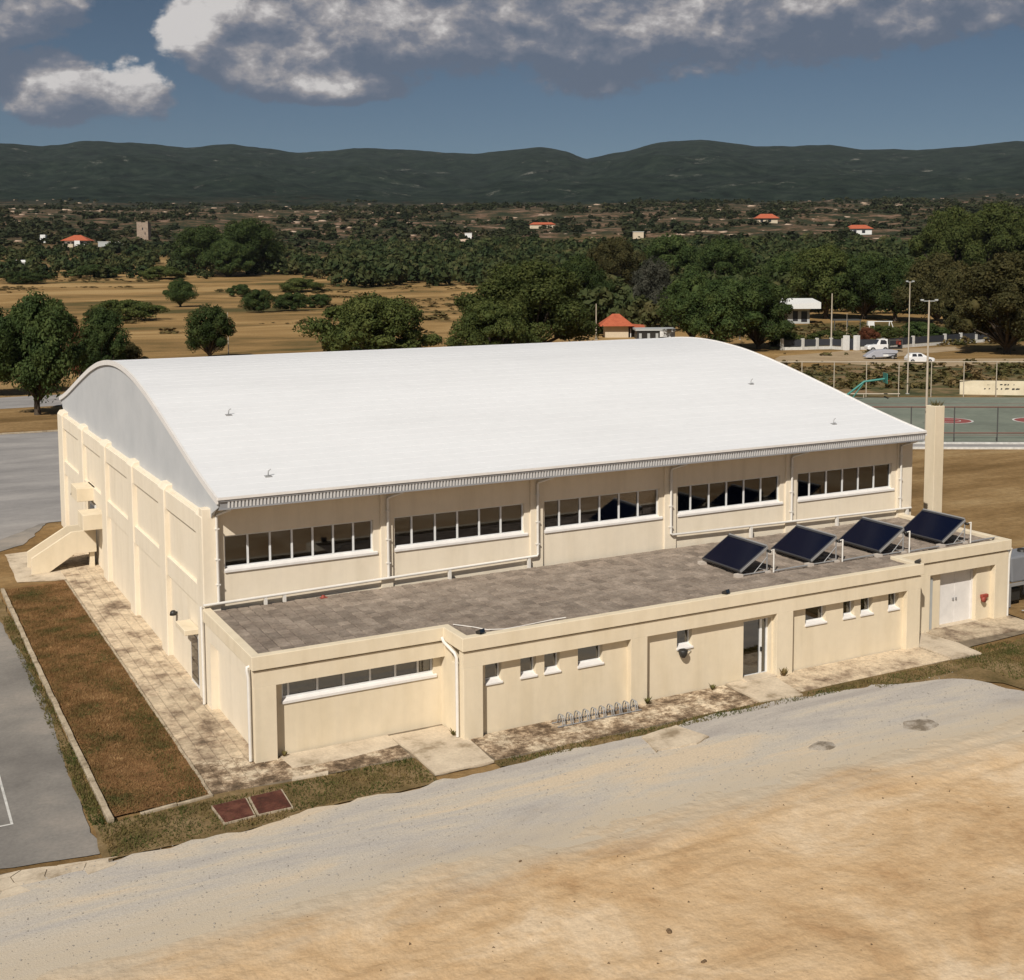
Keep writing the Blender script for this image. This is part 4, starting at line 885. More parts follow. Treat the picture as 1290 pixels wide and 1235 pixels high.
# cream wall with dark graffiti
p0 = gp(1209, 497, .02); p1 = gp(1330, 499, .02)
bw = thing('graffiti_wall', 'low cream wall with dark graffiti beside the court', 'wall', tuple(p0))
dv_ = np.array([p1[0]-p0[0], p1[1]-p0[1]]); L_ = np.linalg.norm(dv_); dv_ /= L_; nv_ = np.array([-dv_[1], dv_[0]])
def bwp(s, o, z): q = p0[:2]+dv_*s+nv_*o; return (q[0], q[1], z)
MB().hexa([bwp(0, 0, 0), bwp(L_, 0, 0), bwp(L_, .35, 0), bwp(0, .35, 0), bwp(0, .08, 1.62), bwp(L_, .08, 1.62), bwp(L_, .35, 1.62), bwp(0, .35, 1.62)]).build('wall', M['bench'], bw)
for s0, z0, w_, h_ in ((2.6, .62, .22, .16), (3.1, .64, .2, .14), (3.95, .62, .16, .16), (4.4, .62, .2, .2), (4.85, .64, .5, .18), (5.6, .6, .35, .22), (6.0, .62, .5, .2), (6.9, .6, .7, .22), (4.3, 1.12, .34, .16), (4.75, 1.1, .3, .18), (5.1, 1.1, .2, .2), (5.75, 1.14, .14, .12), (2.9, 1.12, .4, .05), (7.9, .62, .4, .2), (8.5, .6, .3, .2)):
    f_ = lambda z: z*.08/1.62-.006
    MB().add([bwp(s0, f_(z0), z0), bwp(s0+w_*.8, f_(z0), z0+.02), bwp(s0+w_, f_(z0+h_), z0+h_*.8), bwp(s0+w_*.35, f_(z0+h_), z0+h_), bwp(s0+.03, f_(z0+h_*.7), z0+h_*.7)], [(0, 1, 2, 3, 4)]).build('graffiti', M['dark'], bw)
# basketball goal
g0 = gp(1072, 504, .02); bh = thing('basketball_goal', 'turquoise basketball goal leaning over the court', 'goal', tuple(g0))
def gpt(a, z): return (g0[0]+E1[0]*a, g0[1]+E1[1]*a, z)
MB().tube([gpt(-.6, 0), gpt(-.4, .6), gpt(1.4, 2.05), gpt(3.6, 2.35)], .12, 8).build('arm', M['turq'], bh); MB().tube([gpt(.0, 0), gpt(1.4, 2.0)], .07, 8).build('strut', M['turq'], bh)
q = gpt(3.65, 2.0); MB().hexa([(q[0]-E2[0]*.9, q[1]-E2[1]*.9, 1.9), (q[0]+E1[0]*.06-E2[0]*.9, q[1]+E1[1]*.06-E2[1]*.9, 1.9), (q[0]+E1[0]*.06+E2[0]*.9, q[1]+E1[1]*.06+E2[1]*.9, 1.9), (q[0]+E2[0]*.9, q[1]+E2[1]*.9, 1.9),
              (q[0]-E2[0]*.9, q[1]-E2[1]*.9, 3.0), (q[0]+E1[0]*.06-E2[0]*.9, q[1]+E1[1]*.06-E2[1]*.9, 3.0), (q[0]+E1[0]*.06+E2[0]*.9, q[1]+E1[1]*.06+E2[1]*.9, 3.0), (q[0]+E2[0]*.9, q[1]+E2[1]*.9, 3.0)]).build('backboard', M['turq'], bh)
MB().tube([(gpt(3.9, 2.15)[0]+.23*math.cos(a), gpt(3.9, 2.15)[1]+.23*math.sin(a), 2.15) for a in np.linspace(0, 6.28, 13)], .02, 6).build('rim', M['red'], bh)
# poles
def pole(px, py, top, label, heads=0, r=.11, mat='post_pale', group='tall poles round the court'):
    b = gp(px, py); t_ = thing('light_pole' if heads else 'utility_pole', label, 'pole', tuple(b), 0, group)
    MB().tube([(0, 0, 0), (0, 0, top)], r, 8, r*.6).build('shaft', M[mat], t_, local=True); MB().box(-r*2, r*2, -r*2, r*2, 0, .08).build('base_plate', M['far_grey'], t_, local=True)
    if heads:
        MB().box(-.7 if heads > 1 else -.4, .7 if heads > 1 else .4, -.03, .03, top-.10, top-.04).build('crossbar', M['far_grey'], t_, local=True)
        for s_ in ((-.6, .6) if heads > 1 else (-.35, .35)): MB().box(s_-.13, s_+.13, -.12, .1, top-.06, top+.08).build('lamp_head', M['far_grey'], t_, local=True, bevel=.03)
    t_.rotation_euler.z = -YAW
pole(1166, 557, 12.05, 'tall pale light pole just left of the tall cream pillar', 2, .115)
pole(1143, 497, 12.9, 'tall thin light pole behind the court left of the white car', 1, .09)
pole(1047, 440, 9.5, 'pale concrete pole by the white fence near the gate', 0, .15)
pole(751, 428, 6.9, 'pale pole left of the red roofed cottage', 0, .14)
pole(1066.5, 424, 4.6, 'thin pole behind the white gate posts', 0, .06)
pole(932, 428, 4.6, 'thin dark pole in front of the dark trees right of the shed', 0, .08, 'post_dark')
pole(288, 447, 7.0, 'thin pole beside the small dark tree behind the roof', 0, .09)

# ------------------------------------------------------------------ buildings and vehicles behind
def pts8(c, e, n, s0, s1, o0, o1, z0, z1):
    P = [(c[0]+e[0]*s+n[0]*o, c[1]+e[1]*s+n[1]*o) for s, o in ((s0, o0), (s1, o0), (s1, o1), (s0, o1))]
    return [(*q, z0) for q in P]+[(*q, z1) for q in P]
class Fr:
    """local frame facing the camera side: s to the right, o away, z up"""
    def __init__(s, px, py, rot=0.0):
        s.c = gp(px, py); a = -YAW+rot; s.e = (math.cos(a), math.sin(a)); s.n = (-math.sin(a), math.cos(a)); s.k = pxm(s.c); s.z = s.c[2]
    def box(s, mb, s0, s1, o0, o1, z0, z1): return mb.hexa(pts8(s.c, s.e, s.n, s0, s1, o0, o1, s.z+z0, s.z+z1))
    def p(s, a, o, z): return (s.c[0]+s.e[0]*a+s.n[0]*o, s.c[1]+s.e[1]*a+s.n[1]*o, s.z+z)
def hip_roof(fr, mb, s0, s1, o0, o1, z0, z1, inset):
    a = [fr.p(s0, o0, z0), fr.p(s1, o0, z0), fr.p(s1, o1, z0), fr.p(s0, o1, z0)]; m_ = (o0+o1)/2
    b = [fr.p(s0+inset, m_, z1), fr.p(s1-inset, m_, z1)]
    return mb.add(a+b, [(0, 1, 5, 4), (1, 2, 5), (2, 3, 4, 5), (3, 0, 4), (0, 3, 2, 1)])
def house(px, py, name, label, s0, s1, dep, h, wall, roof, rh=0, ov=.5, inset=2.0, wins=(), cat='house', rot=0.0):
    fr = Fr(px, py, rot); t_ = thing(name, label, cat, tuple(fr.c))
    fr.box(MB(), s0, s1, 0, dep, -1, h).build('wall', M[wall], t_)
    if rh: hip_roof(fr, MB(), s0-ov, s1+ov, -ov, dep+ov, h, h+rh, inset).build('roof', M[roof], t_)
    else: fr.box(MB(), s0-ov, s1+ov, -ov, dep+ov, h, h+.35).build('roof', M[roof], t_)
    for (a, b, z0, z1) in wins: fr.box(MB(), a, b, -.05, .05, z0, z1).build('window', M['far_window'], t_)
    return t_, fr
# cottage with red hip roof behind the hall
t_, fr = house(784, 425.5, 'cottage', 'small cream cottage with a red hipped tile roof right behind the hall', -3.4, 1.2, 5, 2.3, 'far_cream', 'tile_roof', 2.3, 1.2, 2.8, ((1.25, 1.3, 0, 1),))
fr.box(MB(), 1.2, 4.2, 1.0, 4.0, 0, 1.9).build('porch', M['dark'], t_); MB().add([fr.p(1.0, .2, 1.9), fr.p(4.8, .2, 1.7), fr.p(4.6, 4.2, 2.3), fr.p(1.0, 4.2, 2.6)], [(0, 1, 2, 3)]).add([fr.p(1.0, .2, 1.85), fr.p(4.8, .2, 1.65), fr.p(4.6, 4.2, 2.25), fr.p(1.0, 4.2, 2.55)], [(0, 1, 2, 3)]).build('porch_roof', M['tile_roof'], t_)
for s_ in (1.6, 2.9, 4.3): fr.box(MB(), s_, s_+.14, .3, .44, 0, 1.75).build('porch_post', M['far_white'], t_)
t_, fr = house(822, 428, 'shed', 'ramshackle grey shed right of the red roofed cottage', -3.0, 4.2, 5, 1.7, 'dark', 'far_grey', 0, .3, 1)
for s_ in (-2.6, -1.0, .6, 2.4): fr.box(MB(), s_, s_+.5, -.12, -.02, .2, 1.2).build('board', M['far_grey'], t_)
fr.box(MB(), 1.4, 4.3, -.2, -.1, .5, 1.75).build('white_panel', M['far_white'], t_)
# modern house with a white slab roof
t_, fr = house(1006, 408, 'flat_roofed_house', 'modern house with a thick white slab roof among dark trees', -2.6, 2.6, 6, 3.2, 'far_grey', 'far_white', 0, .2, 1, ((-1.4, -.2, .6, 3.0), (.6, 2.0, .4, 2.9)))
MB().hexa([fr.p(-5.2, -2.6, 3.6), fr.p(4.6, -2.6, 3.6), fr.p(4.6, 6, 3.9), fr.p(-3.4, 6, 3.9), fr.p(-5.0, -2.6, 4.5), fr.p(4.6, -2.6, 5.1), fr.p(4.6, 6, 5.8), fr.p(-3.4, 6, 5.8)]).build('slab_roof', M['far_white'], t_)
# low dark pergola and white playground frame in the garden
fr = Fr(1085, 416); t_ = thing('garden_pergola', 'low dark pergola in the garden behind the white fence', 'pergola', tuple(fr.c))
fr.box(MB(), -6, 0, 0, 3, 2.0, 2.25).build('roof', M['post_dark'], t_)
for s_ in (-5.8, -3, -.3): fr.box(MB(), s_, s_+.15, .1, .25, 0, 2.0).build('post', M['post_dark'], t_)
fr = Fr(1108, 420); t_ = thing('swing_frame', 'white swing frame in the garden behind the white fence', 'swing', tuple(fr.c))
MB().tube([fr.p(-2.4, 0, 2.4), fr.p(2.6, 0, 2.4)], .1, 6).build('top_bar', M['far_white'], t_)
for a, b in ((-2.1, -2.4), (-1.2, -1.2), (2.3, 3.0), (2.0, 1.6)): MB().tube([fr.p(a, 0, 2.4), fr.p(b, -.8, 0)], .07, 6).build('leg', M['far_white'], t_)
fr.box(MB(), -2.5, -1.2, -.3, .6, 1.6, 2.5).build('canopy', M['far_white'], t_)
# white fence with pillars, gate
fg = gp(1066, 441); t_ = thing('white_fence', 'white low wall with white pillars and dark mesh along the track', 'fence', tuple(fg))
FP = [(985, 441.5), (1011, 441), (1029, 440.5), (1047, 440), (1062, 441)]; FP2 = [(1079, 441), (1112, 440.5), (1150, 437.5), (1190, 434.5), (1210, 433), (1229, 431.8), (1248, 430.8), (1268, 429.5), (1300, 427.5), (1340, 425)]
for run in (FP, FP2):
    G = [gp(a, b) for a, b in run]
    for a, b in zip(G[:-1], G[1:]):
        d_ = (b-a)[:2]; d_ = d_/np.linalg.norm(d_); n_ = np.array([-d_[1], d_[0]])
        for w0, w1, z0, z1, mt, nm in ((-.14, .14, 0, .50, 'wall_white', 'wall'), (-.02, .02, .62, 1.75, 'fence_dark', 'mesh_panel')):
            P = [a[:2]+n_*w0, b[:2]+n_*w0, b[:2]+n_*w1, a[:2]+n_*w1]; MB().hexa([(*q, z0) for q in P]+[(*q, z1) for q in P]).build(nm, M[mt], t_)
    for q in G: MB().box(q[0]-.22, q[0]+.22, q[1]-.22, q[1]+.22, 0, 1.95).build('pillar', M['wall_white'], t_)
for a in (1066, 1079):
    q = gp(a, 441.5); MB().box(q[0]-.38, q[0]+.38, q[1]-.38, q[1]+.38, 0, 2.5).build('gate_pillar', M['far_white'], t_)
q, q2 = gp(1068, 441), gp(1077, 441); d_ = (q2-q)[:2]; n_ = np.array([-d_[1], d_[0]])/np.linalg.norm(d_)*.04; P = [q[:2], q2[:2], q2[:2]+n_, q[:2]+n_]; MB().hexa([(*w, .1) for w in P]+[(*w, 1.9) for w in P]).build('gate', M['fence_dark'], t_)
# pale track in front of the fence
sheet('garden_track', ragged([gp(960, 462, 0), gp(985, 449, 0), gp(1060, 443, 0), gp(1200, 437, 0), gp(1215, 441, 0), gp(1130, 449, 0), gp(1120, 462, 0), gp(1060, 458, 0), gp(1000, 457, 0)], 2.0, .5, 2), .03, M['pale_soil'])
sheet('car_track', ragged([gp(1090, 459, 0), gp(1130, 453, 0), gp(1290, 452, 0), gp(1290, 457, 0), gp(1180, 463, 0), gp(1100, 465, 0)], 2.0, .5, 4), .034, M['pale_soil'])
sheet('meadow', ragged([cw(-60, 35), cw(70, 35), gp(1420, 452, 0), gp(1290, 452, 0), gp(1130, 456, 0), gp(960, 466, 0), gp(900, 470, 0)], 3, .5, 6), .022, M['meadow'])
sheet('garden_lawn', ragged([gp(965, 440, 0), gp(1000, 418, 0), gp(1150, 412, 0), gp(1290, 410, 0), gp(1350, 425, 0), gp(1210, 433, 0), gp(1080, 440, 0)], 4, .5, 7), .022, M['meadow'])
sheet('side_road', ragged([(-60, 100), (40, 97.5), (60, 99), (60, 110), (40, 109), (-60, 112)], 2, .25, 8), .02, M['yard'])
# vehicles
def wheels(t_, fr, xs, o0, o1, r):
    for a in xs:
        for o in (o0, o1):
            c = fr.p(a, o, r); w = MB(); n_ = Vector((fr.n[0], fr.n[1], 0)); w.tube([Vector(c)-n_*.1, Vector(c)+n_*.1], r, 14).build('wheel', M['rubber'], t_)
            wo = [x for x in t_.children if x.name.startswith('wheel')][-1]; MB().tube([Vector(c)-n_*.115, Vector(c)+n_*.115], r*.55, 10).build('rim', M['rim'], wo)
def loft(fr, secs):
    """body from cross profile stations along s: (s, z_low, z_high, half width low, half width high)"""
    mb = MB(); vs = []
    for s_, z0, z1, w0, w1 in secs: vs += [fr.p(s_, -w0, z0), fr.p(s_, w0, z0), fr.p(s_, w1, z1), fr.p(s_, -w1, z1)]
    fs = [(0, 3, 2, 1)]+[tuple(4*i+q for q in f) for i in range(len(secs)-1) for f in ((0, 1, 5, 4), (1, 2, 6, 5), (2, 3, 7, 6), (3, 0, 4, 7))]
    n = 4*(len(secs)-1); fs.append((n, n+1, n+2, n+3)); return mb.add(vs, fs)
fr = Fr(1158, 457.5, .05); t_ = thing('parked_car', 'small white hatchback parked behind the court', 'car', tuple(fr.c))
loft(fr, [(-2.05, .35, .8, .7, .72), (-1.9, .25, .95, .8, .8), (-.3, .22, .98, .82, .82), (1.0, .22, .95, .82, .8), (1.85, .25, .8, .8, .74), (2.1, .35, .68, .68, .64)]).build('body', M['car_white'], t_, bevel=.06)
loft(fr, [(-1.85, .93, 1.0, .74, .7), (-1.5, .93, 1.48, .76, .6), (.05, .93, 1.5, .76, .6), (1.0, .9, .98, .74, .7)]).build('cabin', M['car_white'], t_, bevel=.04)
cab_ = t_.children[-1]
for a, b in ((-1.35, -.62), (-.5, .25)):
    for sg in (-1, 1): MB().add([fr.p(a, sg*.755, 1.0), fr.p(b, sg*.755, 1.0), fr.p(b-.08 if b < 0 else b-.2, sg*.645, 1.4), fr.p(a+.06, sg*.645, 1.4)], [(0, 1, 2, 3)]).build('side_window', M['far_window'], cab_)
MB().add([fr.p(.95, -.66, 1.02), fr.p(.95, .66, 1.02), fr.p(.18, .56, 1.46), fr.p(.18, -.56, 1.46)], [(0, 1, 2, 3)]).build('windscreen', M['far_window'], cab_)
wheels(t_, fr, (-1.3, 1.3), -.74, .74, .31)
fr = Fr(1112, 443.5, .1); t_ = thing('utility_truck', 'white jeep with a dark open load bed parked by the fence', 'truck', tuple(fr.c))
loft(fr, [(-2.9, .5, .95, .8, .75), (-2.5, .45, 1.15, .85, .8), (-1.2, .45, 1.25, .85, .82), (.6, .45, 1.3, .85, .85)]).build('body', M['car_white'], t_, bevel=.06)
loft(fr, [(-1.35, 1.2, 1.3, .78, .76), (-.85, 1.2, 2.1, .8, .66), (.55, 1.2, 2.15, .8, .68)]).build('cabin', M['car_white'], t_, bevel=.04); cab_ = t_.children[-1]
for sg in (-1, 1): MB().add([fr.p(-.8, sg*.795, 1.3), fr.p(.35, sg*.795, 1.3), fr.p(.35, sg*.69, 2.0), fr.p(-.65, sg*.69, 2.0)], [(0, 1, 2, 3)]).build('side_window', M['far_window'], cab_)
MB().add([fr.p(-1.36, -.7, 1.3), fr.p(-1.36, .7, 1.3), fr.p(-.9, .6, 2.05), fr.p(-.9, -.6, 2.05)], [(0, 1, 2, 3)]).build('windscreen', M['far_window'], cab_)
fr.box(MB(), .7, 3.0, -.9, .9, .5, .75).build('load_bed', M['dark'], t_)
for s_ in (.75, 2.9): fr.box(MB(), s_, s_+.1, -.9, .9, .75, 2.1).build('rack', M['post_dark'], t_)
fr.box(MB(), .9, 2.8, -.85, -.8, 1.9, 2.05).build('rack', M['post_dark'], t_); fr.box(MB(), 2.5, 2.85, -.6, .6, 1.2, 2.0).build('red_load', M['red'], t_)
wheels(t_, fr, (-2.0, .1), -.8, .8, .42)
fr = Fr(1109, 452.5, .1); t_ = thing('covered_car', 'low vehicle under a grey tarpaulin parked in front of the jeep', 'vehicle', tuple(fr.c))
loft(fr, [(-2.6, .3, .5, .7, .6), (-1.9, .25, .95, .9, .8), (-1.2, .3, 1.35, .9, .75), (.6, .35, 1.5, .9, .7), (1.9, .6, 1.42, .85, .7), (2.5, 1.0, 1.3, .8, .75)]).build('tarpaulin', M['car_grey'], t_, bevel=.08)
fr.box(MB(), .0, 2.3, -.82, .8, .3, .9).build('chassis', M['dark'], t_); fr.box(MB(), .1, .9, -.92, -.86, .45, .75).build('number_plate', M['far_white'], t_)
wheels(t_, fr, (-1.4, 1.6), -.78, .78, .32)
# far houses
t_, fr = house(97, 312, 'villa', 'white villa with a wide red hipped roof in front of the hills', -9, 7, 10, 5, 'far_white', 'tile_roof', 4.2, 2.5, 8, ((-7, -5, 1, 4), (-4, -1.5, .5, 4), (3, 5, 1, 4)))
fr.box(MB(), -9.5, -2.0, -3, 0, 0, 2.6).build('terrace', M['far_cream'], t_); fr.box(MB(), -1, 3, -2.5, 0, 0, 5).build('porch', M['far_white'], t_)
house(139, 312, 'long_shed', 'long grey low shed just right of the red roofed villa', -9, 11, 8, 3.8, 'far_grey', 'far_white', 0, .2, 1)
t_, fr = house(47, 306, 'white_house', 'small white flat roofed house left of the villa', -6, 3, 6, 3.4, 'far_white', 'far_grey', 0, .3, 1, ((-4.5, -3, .8, 2.6), (-2, -.5, .8, 2.6), (.3, 1.4, .8, 2.6)))
fr.box(MB(), 2, 6, 1, 5, 0, 6.2).build('stair_tower', M['far_white'], t_)
t_, fr = house(180, 302, 'stone_tower', 'old square stone tower standing on the scrubby slope', -5.0, 4.6, 9, 14, 'far_stone', 'far_stone', 0, -.6, 1, ((-.6, .5, 8, 10), (1.6, 2.4, 4, 6)), 'tower')
fr.box(MB(), -5.0, -1.0, 0, 3, 14, 14.9).build('broken_top', M['far_stone'], t_); fr.box(MB(), 2.6, 4.6, 0, 4, 14, 15.2).build('broken_top', M['far_stone'], t_)
house(25, 336, 'white_shed', 'small white shed low among the bushes at the left', -4, 3, 6, 2.6, 'far_white', 'far_white', 1.2, .3, 1, ((-2.5, -1.4, .5, 1.8),))
house(967, 281, 'pink_house', 'distant red roofed house high on the rocky slope', -12, 11, 10, 5, 'far_cream', 'tile_roof', 5, 2, 7, ((-8, -5, 1, 4), (1, 4, 1, 4)))
house(1083, 296, 'white_farmhouse', 'white farmhouse with a red roof above the small stubble field', -11, 11, 9, 5.5, 'far_white', 'tile_roof', 3.6, 1.5, 6, ((-6, -3, 1.5, 4), (2, 5, 1.5, 4)))
house(590, 301, 'white_hut', 'tiny white hut in the middle of the dark woods', -3, 3, 5, 4.5, 'far_white', 'far_white', 0, .2, 1)
house(684, 288, 'far_terrace_house', 'distant long low house with a terracotta roof on the rocky slope', -14, 13, 10, 4, 'far_cream', 'tile_roof', 2.5, 1, 5)
house(805, 301, 'far_cream_house', 'distant small cream house at the edge of the woods', -5, 4, 6, 5.5, 'far_cream', 'far_white', 0, .3, 1)
house(348, 330, 'white_barn', 'tiny white barn between the woods left of centre', -2.5, 2.5, 5, 3.6, 'far_white', 'far_white', 1.5, .2, 1)

# ------------------------------------------------------------------ vegetation
def crown_arrays(seed, w, h, z0, nl, nleaf, leaf, lob=.42, top=1.0):
    """leaf quads on the shells of several lobes; returns V (4n,3), lobe centres"""
    g = np.random.default_rng(seed); cs = []; rs = []
    for k in range(nl):
        t = .10+.86*((k+.5)/nl)**1.0; pr = math.sin(math.pi*min(1, t*.82+.16))**.62; a = k*2.399+g.uniform(-.5, .5); rr = pr*g.uniform(.35, 1.0)*(1-.25*lob)
        cs.append([math.cos(a)*rr*w/2, math.sin(a)*rr*w/2, z0+h*(.08+.80*t)]); rs.append(g.uniform(.6, 1.3)*lob)
    cs = np.array(cs); rs = np.array(rs); cs[0] = (0, 0, z0+h*.45); rs[0] = lob*1.35; cs[-1][:2] *= .3
    k = g.integers(0, nl, nleaf*2); n = g.normal(size=(nleaf*2, 3)); n[:, 2] += .25; n /= np.linalg.norm(n, axis=1)[:, None]
    rad = np.stack([rs[k]*w/2, rs[k]*w/2, rs[k]*h/2*.9], 1)
    bump_ = 1+.34*fbm(n[:, 0]*2.3+k*3.1, n[:, 1]*2.3+n[:, 2]*1.7, seed % 50, 3)
    P = cs[k]+n*rad*(g.uniform(.66, 1.13, nleaf*2)*bump_)[:, None]
    ins = np.zeros(len(P), bool)
    for c, r_ in zip(cs, rs): ins |= (((P-c)/np.array([r_*w/2, r_*w/2, r_*h/2]))**2).sum(1) < .42
    if nleaf > 3000: ins |= vnoise(P[:, 0]*1.1+P[:, 2]*.7, P[:, 1]*1.1-P[:, 2]*.6, seed) < .24
    P = P[~ins][:nleaf]; n = n[~ins][:nleaf]; m_ = len(P)
    nn = n+g.normal(size=(m_, 3))*.55; nn /= np.linalg.norm(nn, axis=1)[:, None]
    a = np.cross(nn, g.normal(size=(m_, 3))); a /= np.linalg.norm(a, axis=1)[:, None]; b = np.cross(nn, a)
    s = leaf*g.uniform(.6, 1.3, m_)[:, None]
    V = np.stack([P-a*s, P-b*s*.55, P+a*s, P+b*s*.55], 1).reshape(-1, 3); return V, cs
def core_arrays(seed, cs, w, h, lob, nsub=6):
    Vs = []; Fs = []; g = np.random.default_rng(seed); o = 0
    for c in cs:
        th = np.linspace(0, math.pi, nsub); ph = np.linspace(0, 2*math.pi, nsub+3)[:-1]; T, P_ = np.meshgrid(th, ph, indexing='ij')
        r_ = lob*.52*(1+g.uniform(-.1, .1, T.shape)); X = np.sin(T)*np.cos(P_)*r_*w/2+c[0]; Y = np.sin(T)*np.sin(P_)*r_*w/2+c[1]; Z = np.cos(T)*r_*h/2+c[2]
        n = len(ph); Vs.append(np.stack([X, Y, Z], -1).reshape(-1, 3))
        i = np.arange(nsub-1)[:, None]*n; j = np.arange(n)[None, :]; Fs.append(np.stack([i+j, i+n+j, i+n+(j+1) % n, i+(j+1) % n], -1).reshape(-1, 4)+o); o += nsub*n
    return np.concatenate(Vs), np.concatenate(Fs)
def quads(n): return np.arange(n).reshape(-1, 4)
VAR = []
def tree_variant(seed, w, h, z0, nl, nleaf, leaf, lob, core=True):
    V, cs = crown_arrays(seed, w, h, z0, nl, nleaf, leaf, lob); Fq = quads(len(V))
    if core:
        CV, CF = core_arrays(seed, cs, w, h, lob); Fq = np.concatenate([Fq, CF+len(V)]); V = np.concatenate([V, CV])
    me = arr_obj('crown', V, Fq, None); mesh = me.data; bpy.data.objects.remove(me)
    tb = MB(); g = random.Random(seed); hgt = z0+h*.35
    tb.tube([(0, 0, -.3), (.08, .03, z0*.5), (0, .1, hgt)], w*.035+.06, 8, w*.018+.03)
    for c in cs[1:]:
        b0 = (g.uniform(-.1, .1), g.uniform(-.1, .1), z0*g.uniform(.75, 1.1)); mid = (c[0]*.5+g.uniform(-.3, .3), c[1]*.5+g.uniform(-.3, .3), (b0[2]+c[2])*.52); tb.tube([b0, mid, tuple(c)], w*.014+.03, 6, .025)
    tm = tb.mesh('trunk'); tm.materials.append(M['bark']); return mesh, tm
#            seed  w   h  z0 lobes leaves size lobe
SPEC = [(11, 10, 8.8, 1.3, 30, 26000, .16, .32), (12, 9, 9, .7, 28, 22000, .155, .32), (13, 13, 8.5, .2, 40, 30000, .17, .25), (14, 7, 9, .6, 24, 18000, .145, .33), (15, 12, 12, .8, 44, 34000, .17, .25), (16, 9, 5.2, -.3, 26, 15000, .15, .3)]
MESH = [tree_variant(*s) for s in SPEC]
def plant(name, px, py, top, wpx, var, leafm, label, cat='tree', group=None, sz=None):
    b = gp(px, py); k = pxm(b); sp = SPEC[var]; w = wpx/k; hgt = (py-top)/k
    t_ = thing(name, label, cat, (b[0], b[1], b[2]), rnd.uniform(0, 6.28), group); sx = w/sp[1]*.99; sz_ = hgt/(sp[2]+sp[3])*1.03
    cm, tm = MESH[var]; key = f'crown_{var}_{leafm}'
    me = bpy.data.meshes.get(key)
    if me is None: me = cm.copy(); me.name = key; me.materials.clear(); me.materials.append(M['leaf'][leafm])
    for nm, d_ in (('crown', me), ('trunk', tm)):
        if nm == 'trunk' and cat == 'bush': continue
        o = bpy.data.objects.new(nm, d_); COL.objects.link(o); o.parent = t_; o.scale = (sx, sx, sz_)
    return t_
TREES = [
 (48, 523, 372, 118, 0, 0, 'large dark green tree with a bare trunk by the yard at the far left'),
 (-12, 500, 385, 90, 1, 0, 'dark green tree cut by the left edge, behind the large yard tree'),
 (132, 486, 393, 66, 3, 0, 'dark tree with a pointed top just left of the hall roof'),
 (163, 478, 432, 44, 1, 2, 'low brownish green tree touching the roof at the gable peak'),
 (104, 484, 416, 40, 3, 3, 'small tree with reddish leaves left of the hall roof'),
 (264, 452, 386, 58, 3, 0, 'small dark tree rising behind the roof beside a thin pole'),
 (227, 387, 352, 42, 1, 0, 'lone round tree standing in the dry field'),
 (470, 462, 371, 166, 2, 1, 'broad round green tree behind the roof left of the largest tree'),
 (622, 456, 376, 122, 2, 1, 'wide lower tree in front of the largest tree behind the roof'),
 (668, 449, 329, 172, 4, 1, 'largest leafy tree rising behind the middle of the roof'),
 (728, 416, 322, 84, 4, 0, 'tall tree right behind the largest tree near the pale pole'),
 (822, 414, 328, 50, 3, 4, 'thin greyish half bare tree behind the shed'),
 (872, 432, 344, 84, 1, 0, 'dark tree directly right of the grey bare tree'),
 (905, 444, 352, 110, 0, 0, 'dark leafy tree behind the right end of the roof'),
 (955, 440, 348, 100, 4, 0, 'dark tree left of the house with the white slab roof'),
 (1000, 392, 318, 90, 4, 0, 'dark tree behind the house with the white slab roof'),
 (1040, 402, 310, 96, 0, 1, 'green tree behind the pale concrete pole'),
 (1088, 402, 318, 96, 4, 0, 'dark tree above the white swing frame'),
 (1128, 405, 325, 84, 0, 0, 'dark tree behind the tall thin light pole'),
 (1180, 408, 322, 92, 1, 2, 'olive tree between the two tall light poles and the right edge'),
 (1268, 446, 318, 150, 4, 2, 'brownish oak with a bare trunk at the right edge'),
 (1225, 428, 338, 96, 2, 2, 'low brownish tree left of the oak at the right edge'),
 (1196, 372, 262, 92, 4, 1, 'tall tree far right standing above the woods'),
 (1250, 365, 256, 112, 4, 1, 'tallest tree of the woods at the right edge'),
 (1300, 366, 268, 90, 0, 1, 'tall tree cut by the right edge of the woods'),
 (772, 385, 300, 80, 4, 2, 'olive brown tree behind the red roofed cottage'),
 (850, 372, 296, 82, 0, 0, 'tall dark tree behind the grey half bare tree'),
 (912, 378, 302, 84, 4, 0, 'dark tree in the wood right of centre'),
 (258, 346, 285, 78, 0, 0, 'dark tree at the left end of the big clump behind the dry field'),
 (312, 346, 276, 84, 4, 0, 'tall dark tree in the big clump behind the dry field'),
 (288, 349, 303, 70, 2, 0, 'low dark tree in front of the big clump behind the dry field'),
]
for px_, py_, tp_, wp_, v_, lm_, lb_ in TREES: plant('tree', px_, py_, tp_, wp_, v_, lm_, lb_)
